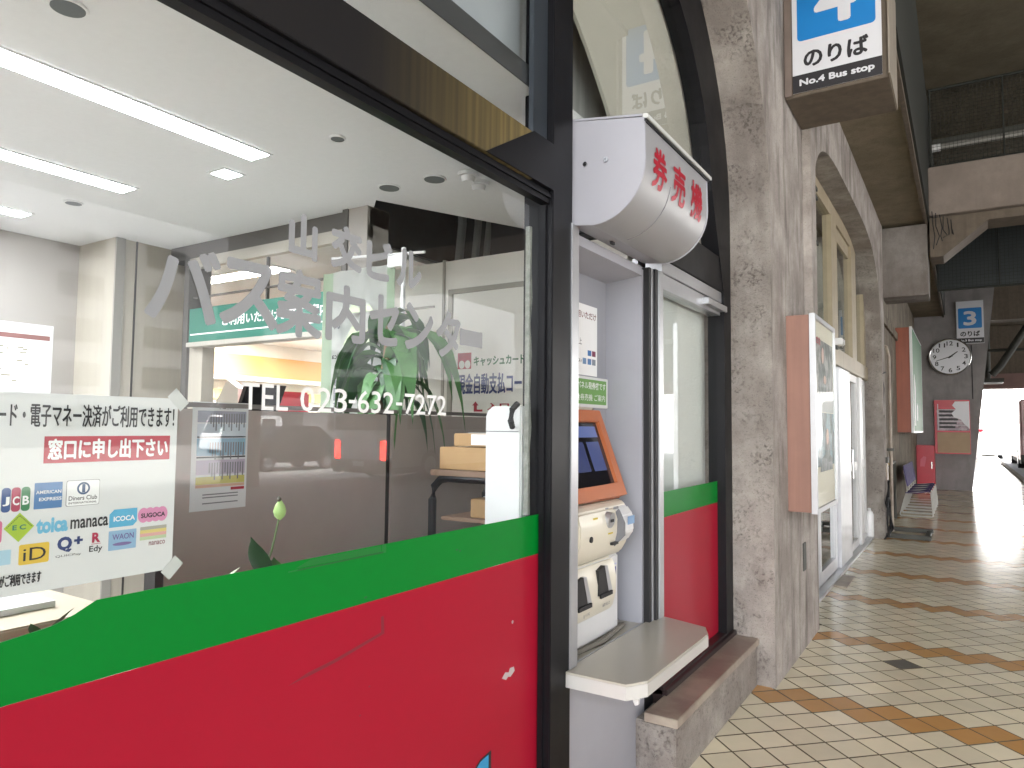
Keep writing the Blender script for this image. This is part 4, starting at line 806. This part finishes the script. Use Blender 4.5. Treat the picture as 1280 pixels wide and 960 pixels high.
s3 = thing('platform_sign', 'blue and white bus stop sign number three above the wall clock', 'sign', (.17, 21.4, 3.75), 'bus stop number signs')
obj('sign_box', box(BM(), -.12, .47, 21.40, 21.5, 3.74, 4.83), M['alu'], s3)
platform_sign(-.115, .465, 3.745, 4.82, 21.395, '3', None, s3, 1)

# conduits on the near pillar
cd = thing('conduit', 'grey vertical conduits running up the near pillar behind the sign box', 'pipe', (-.95, 5.6, 2.4))
obj('duct', box(BM(), -.962, -.90, 5.42, 5.62, 2.25, 4.45), M['conc_smooth'], cd, bevel=.006); obj('pipe', tube(BM(), [(-.935, 5.70, 2.3), (-.935, 5.70, 4.45)], .022, 8), M['stone'], cd, smooth=True)
for z in (2.9, 3.25, 3.32): obj('clamp', box(BM(), -.962, -.905, 5.66, 5.74, z, z+.025), M['steel'], cd)
pl = thing('pillar_plate', 'small dark metal plate low on the near pillar face', 'plate', (-.955, 5.3, .6)); obj('plate', box(BM(), -.962, -.952, 5.24, 5.33, .53, .72), M['steel'], pl, bevel=.002)

# poster cases
def poster_case(lab, x0, x1, y0, y1, z0, z1, wood, name='poster_case'):
    t = thing(name, lab, 'poster case', ((x0+x1)/2, (y0+y1)/2, z0)); w = (z1-z0)
    obj('case', box(BM(), x0-.02, x1-.03, y0, y1, z0, z1), wood, t, bevel=.004)
    f = BM(); P_ = Pl((x1-.03, 0, 0), (0, 1, 0)); f = frame_loop(P_, y0-.006, y1+.006, z0-.006, z1+.006, .03, 0, .035); obj('front_frame', f, M['alu'], t, bevel=.002)
    return t, P_
pc, P1 = poster_case('wood-sided glazed poster case with a portrait poster on the near pillar', -.96, -.79, 4.795, 5.62, .98, 2.235, M['wood'])
P1 = PX(0, 0, -.803)
sheet('backing', mat('poster_cream', '#d9cfbd', .6), pc, P1, 4.82, 5.6, 1.0, 2.21, 0, .002)
pq = sheet('picture', mat('poster_dark', '#4a484a', .5, col2='#9a928e', mix_scale=9), pc, P1, 4.84, 5.56, 1.72, 2.1, .0025, .004)
skin = mat('poster_skin', '#c79f92', .5); pw = mat('poster_white', '#a9a6a6', .5); 
obj('figure', P1.poly(BM(), [(4.98, 1.73), (5.3, 1.73), (5.27, 1.9), (5.2, 1.95), (5.22, 2.0), (5.17, 2.06), (5.1, 2.05), (5.07, 1.98), (5.1, 1.94), (5.0, 1.88)], .0045, .005), mat('poster_coat', '#2b2a2e', .5, col2='#6b6468', mix_scale=14), pq)
obj('face', P1.poly(BM(), ellipse(.045, .055, 18, 5.145, 2.0), .0055, .006), skin, pq); obj('hand', P1.poly(BM(), ellipse(.05, .03, 14, 5.22, 1.84), .0055, .006), skin, pq)
text('広告', M['redl'], pq, P1, 4.9, 5.06, 2.06, 2.11, .0065, .03)
sheet('band', pw, pc, P1, 4.84, 5.58, 1.62, 1.715, .0025, .004); pq2 = sheet('picture', mat('poster_blue', '#6f8894', .5, col2='#3b3d44', mix_scale=7), pc, P1, 4.84, 5.58, 1.26, 1.615, .0025, .004)
obj('figure', P1.poly(BM(), [(5.0, 1.225), (5.5, 1.225), (5.5, 1.3), (5.4, 1.33), (5.36, 1.47), (5.29, 1.51), (5.22, 1.46), (5.2, 1.34), (5.05, 1.3)], .0045, .005), bpy.data.materials['poster_coat'], pq2); obj('face', P1.poly(BM(), ellipse(.05, .055, 16, 5.29, 1.455), .0055, .006), skin, pq2)
obj('glass_pane', box(BM(), -.795, -.792, 4.83, 5.59, 1.01, 2.2), GL2, pc)
pc2, P2 = poster_case('reddish wood-sided poster case with a green poster on the far stained wall', -1.07, -.80, 15.2, 18.6, 1.47, 3.45, M['wood2'])
P2 = PX(0, 0, -.80); sheet('sheet', mat('poster_green', '#2f6b42', .5, spec=.2), pc2, P2, 15.22, 18.57, 1.49, 3.43, 0, .003)
obj('print', P2.poly(P2.poly(BM(), [(15.5, 1.6), (15.9, 1.6), (16.0, 2.3), (15.7, 2.6)], .0035, .005), [(16.3, 1.7), (16.6, 1.7), (16.65, 2.0), (16.35, 2.05)], .0035, .005), M['cardw'], pc2)
obj('cream_edge', box(BM(), -.84, -.795, 15.17, 15.193, 1.46, 3.46), M['paper'], pc2)

# ------------------------------------------------------------------ second bay: beige window above aluminium doors
eb = thing('entrance_bay', 'beige upper window over aluminium doors in the second arched bay', 'entrance', (-1.28, 8.6, 0)); XE = -1.2
xs0, xs1 = YC-A2-.1, YC+A2+.1
obj('transom_beam', box(BM(), XE-.06, XE+.06, xs0, xs1, 2.2, 2.39), M['beige'], eb, bevel=.006)
obj('head_beam', box(BM(), XE-.06, XE+.03, xs0, xs1, 3.82, 4.05), M['beige'], eb)
for y, w in ((6.05, .14), (7.1, .16), (8.35, .4), (9.95, .42), (11.05, .2)): obj('mullion', box(BM(), XE-.05, XE+.04, y-w/2, y+w/2, 2.391, 3.819), M['beige'], eb, bevel=.004)
obj('infill_panel', box(BM(), XE-.03, XE+.01, 8.56, 9.73, 3.66, 3.815), M['beige'], eb)
obj('inner_blind', box(BM(), XE-.2, XE-.19, xs0, xs1, 2.4, 3.81), mat('inner_blind_grey', '#c2c4b6', .8, var=.05), eb)
for y0, y1 in ((6.12, 7.02), (7.18, 8.14), (8.56, 9.73), (10.17, 10.94)): obj('upper_pane', box(BM(), XE-.01, XE-.004, y0, y1, 2.392, 3.818), GL, eb)
obj('threshold', box(BM(), -1.35, -1.1, xs0+.1, xs1-.1, -.004, .03), M['alu'], eb); obj('door_mat', box(BM(), -1.1, -.98, 7.5, 8.1, .001, .012), M['stone'], eb)
def door(y0, y1, m, glassm=GL, rail=.08, x=XE, z1=2.195, mid=None):
    f = BM(); P_ = Pl((x-.02, 0, 0), (0, 1, 0)); q = obj('door', frame_loop(P_, y0, y1, .035, z1, rail, 0, .045), m, eb, bevel=.002)
    obj('door_pane', box(BM(), x-.002, x+.004, y0+rail, y1-rail, .035+rail, z1-rail), glassm, q)
    if mid: obj('door_rail', box(BM(), x-.012, x+.02, y0+rail, y1-rail, mid-.05, mid+.05), m, q)
    return q
door(6.05, 7.2, M['alu'], rail=.12); door(7.22, 8.36, M['alu'], rail=.12, mid=.95)
obj('door_post', box(BM(), XE-.05, XE+.06, 8.38, 9.25, .031, 2.19), M['alu'], eb, bevel=.004)
door(9.26, 10.2, M['offwhite'], rail=.09, mid=1.05); obj('door_post', box(BM(), XE-.05, XE+.055, 10.21, 10.5, .031, 2.19), M['offwhite'], eb, bevel=.004); door(10.51, 11.05, M['offwhite'], rail=.07, mid=1.05)
obj('handle', tube(BM(), [(XE+.03, 9.32, .9), (XE+.07, 9.32, .93), (XE+.07, 9.32, 1.27), (XE+.03, 9.32, 1.3)], .014, 8), M['chrome'], eb, smooth=True)
b = box(BM(), XE-.6, XE-.58, xs0, xs1, .03, 2.19); obj('lobby_screen', b, M['lightwall'], eb)
wl_ = thing('wall_camera', 'small white fitting fixed on the beige beam above the aluminium doors', 'fitting', (-1.2, 8.5, 2.42)); obj('body', box(BM(), -1.14, -1.06, 8.1, 8.3, 2.40, 2.47), M['gw'], wl_, bevel=.01); obj('bracket', box(BM(), -1.15, -1.12, 8.15, 8.25, 2.36, 2.399), M['steel'], wl_)

# things on the far jamb
jb = thing('junction_box', 'grey junction box with hanging black cables by the aluminium doors', 'box', (-1.05, 11.45, .9))
obj('cover', box(BM(), -1.12, -.94, 11.40, 11.57, .78, 1.03), M['stone'], jb, bevel=.008); obj('hood_plate', box(BM(), -1.16, -.93, 11.38, 11.59, 1.04, 1.12), M['steel'], jb)
for k in range(5): obj('cable', tube(BM(), [(-.93+.005*k, 11.38-.02*k, .8), (-.93+.02*math.sin(k), 11.3-.05*k, .5), (-.9+.01*k, 11.35-.04*k, .15), (-.96, 11.25-.06*k, .02)], .011, 6), M['rubber'], jb, smooth=True)
tube_pts = [(-.9, 11.0+.22*math.cos(a), .33+.25*math.sin(a)) for a in [k*math.pi/10 for k in range(21)]]
obj('cable', tube(BM(), tube_pts, .014, 6), M['rubber'], jb, smooth=True)
vp = thing('vertical_pipe', 'thin grey pipe running up the stained wall beside the junction box', 'pipe', (-.93, 11.9, 0)); obj('pipe', tube(BM(), [(-.93, 11.9, .02), (-.93, 11.9, 2.6), (-.96, 11.9, 2.75), (-1.06, 11.9, 2.8)], .022, 8), M['stone'], vp, smooth=True); obj('clamp', box(BM(), -1.07, -.89, 11.87, 11.93, 1.2, 1.24), M['steel'], vp)
wc_ = thing('wall_cable', 'loose black cable draped on the concrete jamb above the doors', 'cable', (-.95, 11.3, 2.2)); obj('cable', tube(BM(), [(-.975, 11.28, 1.2), (-.975, 11.3, 1.7), (-.96, 11.33, 2.1), (-.97, 11.2, 2.3), (-.955, 11.55, 2.34), (-1.04, 12.1, 2.4)], .012, 6), M['rubber'], wc_); obj('cable_tie', box(BM(), -.98, -.955, 11.27, 11.32, 1.68, 1.72), M['steel'], wc_)
fr_ = thing('floor_frame', 'low grey steel frame lying on the tiles beside the junction box', 'frame', (-.8, 11.6, 0))
for y in (11.3, 12.1): obj('rail', box(BM(), -1.05, -.42, y-.025, y+.025, .012, .07), M['steel'], fr_)
for x in (-1.0, -.47): obj('foot', box(BM(), x-.03, x+.03, 11.33, 12.07, .0015, .05), M['steel'], fr_)
wbt = thing('white_bottle', 'white plastic canister standing by the door jamb under the cables', 'canister', (-1.12, 11.2, .03)); obj('body', rot_lathe(BM(), (-1.15, 11.1, .03), [(.05, 0), (.055, .02), (.055, .3), (.04, .34), (.02, .36)], 18), M['gw'], wbt, smooth=True); obj('cap', rot_lathe(BM(), (-1.15, 11.1, .39), [(.022, 0), (.022, .03)], 12), M['offwhite'], wbt)
tp = thing('wall_tap', 'brass-coloured pipe and tap fixed on the stained wall near the chairs', 'tap', (-1.05, 12.7, .9)); obj('pipe', tube(BM(), [(-1.06, 12.6, .55), (-1.0, 12.6, .6), (-.99, 12.6, .95), (-1.06, 12.6, 1.0)], .025, 8), mat('old_brass', '#9a8660', .4, .7), tp, smooth=True); obj('pipe', tube(BM(), [(-1.02, 12.62, .96), (-1.02, 13.6, .98), (-1.03, 13.7, .02)], .03, 8), M['steel'], tp, smooth=True)

# chairs
def make_chair(y, lab):
    t = thing('waiting_chair', lab, 'chair', (-.75, y, 0), 'purple chairs in a row along the stained wall')
    for dy in (-.25, .25):
        yy = y+dy
        obj('leg_frame', tube(BM(), [(-.93, yy, .80), (-.90, yy, .62), (-.88, yy, .45), (-.93, yy, .3), (-1.0, yy, .03), (-.98, yy, .014), (-.52, yy, .014), (-.495, yy, .03), (-.515, yy, .3), (-.525, yy, .42), (-.56, yy, .445), (-.62, yy, .44), (-.87, yy, .41)], .010, 8), M['tubew'], t, smooth=True)
    for x, z in ((-.86, .40), (-.60, .425)): obj('cross_bar', tube(BM(), [(x, y-.25, z), (x, y+.25, z)], .01, 6), M['tubew'], t, smooth=True)
    for k in range(2): obj('rail', tube(BM(), [(-.96+.0*k, y-.25+.5*k, .12), (-.52, y-.25+.5*k, .12)], .008, 6), M['tubew'], t, smooth=True)
    P_ = [(-.92, .405), (-.75, .415), (-.58, .452), (-.54, .448), (-.525, .425), (-.535, .44), (-.58, .438), (-.75, .400), (-.92, .39)]
    obj('seat', prism(BM(), [(-.91, .418), (-.72, .425), (-.58, .455), (-.535, .448), (-.535, .436), (-.58, .441), (-.72, .411), (-.91, .404)], 'y', y-.275, y+.275), M['purple'], t, bevel=.004, smooth=True)
    obj('backrest', prism(BM(), [(-.865, .52), (-.885, .64), (-.925, .88), (-.938, .88), (-.902, .64), (-.88, .52)], 'y', y-.29, y+.29), M['purple'], t, bevel=.004, smooth=True)
    return t
def copy_tree(o, dy, lab):
    r = o.copy(); COL.objects.link(r); r.location.y += dy; r['label'] = lab
    for ch in list(o.children):
        c = ch.copy(); COL.objects.link(c); c.parent = r; c.matrix_parent_inverse = ch.matrix_parent_inverse.copy()
    return r
ch0 = make_chair(14.6, 'purple chair with white tube frame, nearest of the row by the stained wall')
for k, lab in enumerate(('second purple chair from the near end of the row', 'third purple chair from the near end of the row', 'purple chair at the far end of the row, beside the red cabinet')): copy_tree(ch0, .62*(k+1), lab)

# red cabinet, poster board, clock on the far pillar
rc = thing('hydrant_cabinet', 'tall red metal cabinet standing between the chairs and the far pillar', 'cabinet', (-.88, 21.2, 0))
obj('cabinet_body', box(BM(), -1.06, -.66, 20.9, 21.45, .01, 1.14), M['redbox'], rc, bevel=.012); obj('door', box(BM(), -1.03, -.69, 20.885, 20.899, .06, 1.09), M['redbox'], rc, bevel=.004); obj('handle', box(BM(), -.735, -.71, 20.86, 20.884, .55, .72), M['chrome'], rc); obj('notice', PY(0, 0, 20.884).poly(BM(), [(-.98, .6), (-.88, .6), (-.84, .84), (-.9, .86), (-.97, .78)], .0005, .002), mat('faded_red', '#c4596a', .5), rc)
nb = thing('notice_case', 'red-framed notice case half covered by a white sheet with a tan panel below', 'notice board', (-.27, 21.4, .93)); Pn2 = PY(0, 0, 21.39)
obj('case', box(BM(), -.66, .12, 21.39, 21.5, .92, 2.3), M['redbox'], nb, bevel=.01); obj('tan_panel', Pn2.rect(BM(), -.60, .105, .95, 1.47, .001, .012), M['boardtan'], nb); obj('rail', Pn2.rect(BM(), -.63, .115, 1.475, 1.51, .001, .016), M['redbox'], nb)
obj('notice_sheet', Pn2.rect(BM(), -.60, .10, 1.515, 2.05, .001, .004), mat('notice_grey', '#85707a', .5, col2='#b9a4ac', mix_scale=12), nb)
b = BM()
for k in range(5): Pn2.rect(b, -.55, -.2+.03*k, 1.58+.1*k, 1.63+.1*k, .0045, .006)
obj('print', b, M['ink'], nb); b = BM()
for k in range(6): Pn2.rect(b, -.58, .05, 1.55+.1*k, 1.562+.1*k, .0065, .008)
Pn2.rect(b, -.585, -.57, 1.53, 2.2, .0065, .008); obj('wire_bar', b, M['signw'], nb)
obj('crumpled_sheet', Pn2.poly(BM(), [(.105, 1.56), (.105, 2.26), (-.20, 2.26), (-.26, 2.16), (-.18, 2.06), (-.28, 1.96), (-.22, 1.85), (-.08, 1.80), (-.02, 1.70), (.06, 1.62)], .009, .02), mat('crumpled_white', '#d9d9de', .4, bump=.8, bs=9), nb)
ck = thing('wall_clock', 'round white wall clock with black numerals on the grey pillar', 'clock', (-.275, 21.4, 3.41)); cx, cz, R_ = -.275, 3.41, .47; Pk = PY(cx, cz, 21.36)
obj('case', disc(BM(), (cx, 21.5, cz), (0, -1, 0), R_, .13, 40), M['chrome'], ck, smooth=True); obj('rim', tube(BM(), [Pk.at((R_-.015)*math.cos(k*math.pi/24), (R_-.015)*math.sin(k*math.pi/24), .005) for k in range(49)], .022, 8), M['chrome'], ck, smooth=True)
dl = obj('dial', Pk.poly(BM(), ellipse(R_-.03, R_-.03, 40), .011, .014), M['signw'], ck)
for h in range(1, 13):
    a = rad(90-30*h); w_ = .04 if h < 10 else .07; text(str(h), M['ink'], dl, Pk, .345*math.cos(a)-(w_ if h != 1 else .018), .345*math.cos(a)+(w_ if h != 1 else .018), .345*math.sin(a)-.055, .345*math.sin(a)+.055, .016, .015, name='numeral')
def hand(deg, l0, l1, w, nm, d):
    a = rad(90-deg); c, s = math.cos(a), math.sin(a); P_ = [(l*c-w_*s, l*s+w_*c) for l, w_ in ((-l0, w), (l1, w*.5), (l1, -w*.5), (-l0, -w))]; obj(nm, Pk.poly(BM(), P_, d, d+.003), M['ink'], ck)
hand(52, .05, .21, .02, 'hour_hand', .018); hand(252, .06, .33, .013, 'minute_hand', .022)
obj('centre_cap', disc(BM(), Pk.at(0, 0, .018), (0, -1, 0), .025, .01, 14), M['ink'], ck)
cl = thing('clock_cable', 'thin dark cable running down the pillar from the clock', 'cable', (.2, 21.49, 2.5)); obj('cable', tube(BM(), [(.19, 21.49, 3.7), (.19, 21.49, 2.32)], .012, 6), M['rubber'], cl); obj('staple', box(BM(), .175, .205, 21.48, 21.5, 2.9, 2.92), M['steel'], cl)

# ------------------------------------------------------------------ vehicles and buildings outside (seen in the bright opening and in the glass)
def wheel(x, y, r, w, parent, s):
    q = obj('wheel', tube(BM(), [(x, y, r-.15), (x+s*w, y, r-.15)], r, 18), M['tyre'], parent, smooth=True); obj('rim', tube(BM(), [(x+s*w, y, r-.15), (x+s*(w+.01), y, r-.15)], r*.6, 14), M['alu'], q)
def bus(x0, y0, lab, body, lamp, L=9.5, wd=2.4, H=3.0):
    t = thing('bus', lab, 'bus', (x0+wd/2, y0, -.15)); z0 = .2
    obj('body', box(BM(), x0, x0+wd, y0, y0+L, z0, z0+H-.25), body, t, bevel=.09, segs=3, smooth=True)
    obj('skirt', box(BM(), x0+.03, x0+wd-.03, y0+.05, y0+L-.05, z0-.1, z0+.3), M['tyre'], t)
    obj('windscreen', box(BM(), x0+.16, x0+wd-.16, y0-.008, y0+.03, z0+1.15, z0+2.3), M['carglass'], t, bevel=.01)
    for xs_, s in ((x0, -1), (x0+wd, 1)):
        for k in range(6): obj('window', box(BM(), xs_+(.004 if s > 0 else -.012), xs_+(.012 if s > 0 else -.004), y0+.7+1.4*k, y0+1.98+1.4*k, z0+1.2, z0+2.15), M['carglass'], t)
        for yy in (y0+1.8, y0+L-2.2): wheel(xs_-s*.25, yy, .46, .255, t, s)
    for x in (x0+.28, x0+wd-.28): obj('tail_lamp', box(BM(), x-.1, x+.1, y0-.02, y0+.02, z0+.3, z0+.85), lamp, t)
    obj('bumper', box(BM(), x0+.05, x0+wd-.05, y0-.06, y0-.001, z0, z0+.3), M['steel'], t, bevel=.02); obj('number_plate', box(BM(), x0+wd/2-.22, x0+wd/2+.22, y0-.07, y0-.061, z0+.1, z0+.25), M['gw'], t)
bus(2.02, 38.2, 'red and white bus partly seen at the far right beyond the platform', M['busred'], M['redbox'])
bus(11.35, 15.3, 'parked pale bus with lit tail lamps, seen mirrored in the shop window', mat('bus_grey', '#9a9aa0', .35, coat=.2), M['ledred'])
def car(x0, y0, L, wd, H, m, lab, cat, van=True, rz=0):
    t = thing('parked_car' if not van else 'parked_van', lab, cat, (x0, y0, -.15))
    prof = [(0, .1), (0, .75), (.12, .95), (.55, H-.08), (.75, H), (L-.25, H), (L-.05, H-.15), (L, .9), (L, .1)] if van else [(0, .15), (0, .65), (.2, .8), (1.0, .88), (1.6, H), (L-1.2, H), (L-.4, .92), (L, .85), (L, .15)]
    obj('body', prism(BM(), [(y0+a, z) for a, z in prof], 'x', x0, x0+wd), m, t, bevel=.05, smooth=True)
    wz = (1.05, H-.18) if van else (.92, H-.08)
    for xs_ in (x0-.006, x0+wd-.004):
        for k in range(3):
            a0 = y0+(.75 if van else 1.45)+k*((L-1.2) if van else (L-2.9))/3; obj('window', box(BM(), xs_, xs_+.01, a0, a0+((L-1.2) if van else (L-2.9))/3-.1, *wz), M['carglass'], t)
    for xs_, s in ((x0+.18, -1), (x0+wd-.18, 1)):
        for yy in (y0+.8, y0+L-.8): wheel(xs_, yy, .31, .185, t, s)
    for x in (x0+.25, x0+wd-.25): obj('headlight', box(BM(), x-.12, x+.12, y0-.015, y0+.03, .6, .75), M['gw'], t)
    obj('windscreen', prism(BM(), [(y0+.14, 1.0), (y0+.52, H-.12), (y0+.50, H-.11), (y0+.12, 1.0)] if van else [(y0+1.02, .92), (y0+1.55, H-.05), (y0+1.53, H-.04), (y0+1.0, .92)], 'x', x0+.15, x0+wd-.15), M['carglass'], t)
car(.2, 52, 4.2, 1.7, 1.9, M['gw'], 'white van parked in the bright forecourt beyond the pillar', 'van')
car(2.6, 56, 4.2, 1.7, 1.5, mat('car_silver', '#c4c6c8', .3, .3, coat=.4), 'silver car parked behind the white van in the bright forecourt', 'car', van=False)
car(31.4, 23.8, 4.3, 1.7, 2.0, M['gw'], 'white van in the bus lot, seen only mirrored in the glass', 'van')
car(17.9, 15.5, 4.3, 1.7, 1.45, mat('car_black', '#1c1d20', .25, coat=.5), 'black car in the bus lot, seen only mirrored in the glass', 'car', van=False)
rp = thing('red_topped_counter', 'white stall with a red top edge just outside the bright opening', 'stall', (.5, 46, 0)); obj('body', box(BM(), -.4, .75, 46, 46.8, .0, 1.5), M['gw'], rp); obj('top', box(BM(), -.45, .82, 45.95, 46.85, 1.501, 1.62), M['redbox'], rp)
fb = thing('pale_building', 'pale low building with a big white board across the forecourt', 'building', (1, 75, 0)); obj('wall', box(BM(), -30, 40, 75, 90, -.3, 9), M['building'], fb); obj('sign_board', box(BM(), -1.5, 3.0, 74.7, 74.95, 2.6, 5.2), M['gw'], fb); obj('board_rail', box(BM(), -1.6, 3.1, 74.6, 74.95, 2.4, 2.59), M['alu'], fb)
for k in range(9): obj('window', box(BM(), -20+6*k, -17+6*k, 74.93, 75.02, 5.8, 7.5), M['carglass'], fb)
gb = thing('added_office_block', 'added tall grey office block beyond the bus lot, hiding sky from the glass, seen only mirrored', 'building', (48, 15, 0)); obj('wall', box(BM(), 48, 60, -60, 90, -.3, 24), mat('added_block_grey', '#777778', .8, var=.05), gb)  # added block, height chosen to keep open sky out of the window reflection
for k in range(16):
    for r_ in range(5): obj('window', box(BM(), 47.94, 48.02, -37+6*k, -34+6*k, 1+3*r_, 2.6+3*r_), M['carglass'], gb)  # windows of the added office block

# ------------------------------------------------------------------ floor tiles (laid diagonally, zigzag bands of orange)
S_ = .16453; TH = rad(.187); GAP = .0075
ea = Vector((math.cos(math.pi/4+TH), math.sin(math.pi/4+TH), 0)); eb_ = Vector((math.cos(3*math.pi/4+TH), math.sin(3*math.pi/4+TH), 0)); O_ = Vector((-.37135, 4.24491, 0))
tm_b = mat('tile_beige', '#e4d9bd', .17, island=.11, var=.05, vs=5)
tm_o = mat('tile_orange', '#c09058', .18, island=.08, var=.04, vs=9); tm_d = mat('tile_dark', '#57534a', .45, var=.1)
def tile_geom(b, o, gap=GAP):
    h = .0008; k = gap/2
    P_ = [o+ea*(a)+eb_*(c) for a, c in ((k, k), (S_-k, k), (S_-k, S_-k), (k, S_-k))]; Q_ = [o+ea*(a)+eb_*(c) for a, c in ((k+h, k+h), (S_-k-h, k+h), (S_-k-h, S_-k-h), (k+h, S_-k-h))]
    lo = [b.verts.new((p.x, p.y, -.008)) for p in P_]; mi = [b.verts.new((p.x, p.y, -h+p.z)) for p in P_]; up = [b.verts.new((p.x, p.y, p.z)) for p in Q_]
    f0 = b.faces.new(up); sd = []
    for i in range(4):
        j = (i+1) % 4; sd.append(b.faces.new((lo[i], lo[j], mi[j], mi[i]))); sd.append(b.faces.new((mi[i], mi[j], up[j], up[i])))
    return f0, sd
meshes = {}
for key, m in (('b', tm_b), ('o', tm_o), ('d', tm_d)):
    b = BM()
    for f_ in tile_geom(b, Vector((0, 0, 0)))[1]: f_.material_index = 1
    me = bpy.data.meshes.new('floor_tile'); b.to_mesh(me); b.free(); me.materials.append(m); me.materials.append(M['grout']); meshes[key] = me
tiles = []
for a in range(-30, 280):
    for c in range(-30, 280):
        o = O_+ea*(a*S_)+eb_*(c*S_); ce = o+(ea+eb_)*S_/2
        if ce.y < -1.5 or ce.y > 43.9 or ce.x > 1.37: continue
        if ce.x < (-1.12 if ce.y < 4.4 else (-1.0 if ce.y < 6 else (-1.25 if ce.y < 11.2 else -1.1))): continue
        if 21.3 < ce.y < 22.8 and ce.x < 0.02: continue
        j = (a+c) % 12; key = 'o' if j in (0, 11) else 'b'
        if (a, c) == (4, 4): key = 'd'
        d = ce-Vector((0, 0, 1.5)); z = d.dot(fw); px = 640+F_PX*d.dot(rr)/max(z, .01); py = 480-F_PX*d.dot(uu)/max(z, .01)
        vis = z > .2 and -20 < px < 1300 and py < 985
        tiles.append((0 if vis else 1, z, key, o))
tiles.sort(key=lambda t: (t[0], t[1]))
fl_ = bpy.data.objects['floor_slab']; rng = random.Random(5)
for _, z, key, o in tiles[:299]:
    t = bpy.data.objects.new('floor_tile', meshes[key]); COL.objects.link(t); t.location = o+Vector((0, 0, rng.uniform(-.0006, .0004))); t.parent = fl_
b = BM(); idx = {'b': 0, 'o': 1, 'd': 2}
for _, z, key, o in tiles[299:]:
    f_, sd_ = tile_geom(b, o+Vector((0, 0, rng.uniform(-.0006, .0004))), .006 if z < 9 else .004); f_.material_index = idx[key]
    for q_ in sd_: q_.material_index = 3
me = bpy.data.meshes.new('floor_tiles'); b.to_mesh(me); b.free()
for m in (tm_b, tm_o, tm_d, M['grout']): me.materials.append(m)
t = bpy.data.objects.new('floor_tiles', me); COL.objects.link(t); t.parent = fl_; t['kind'] = 'stuff'
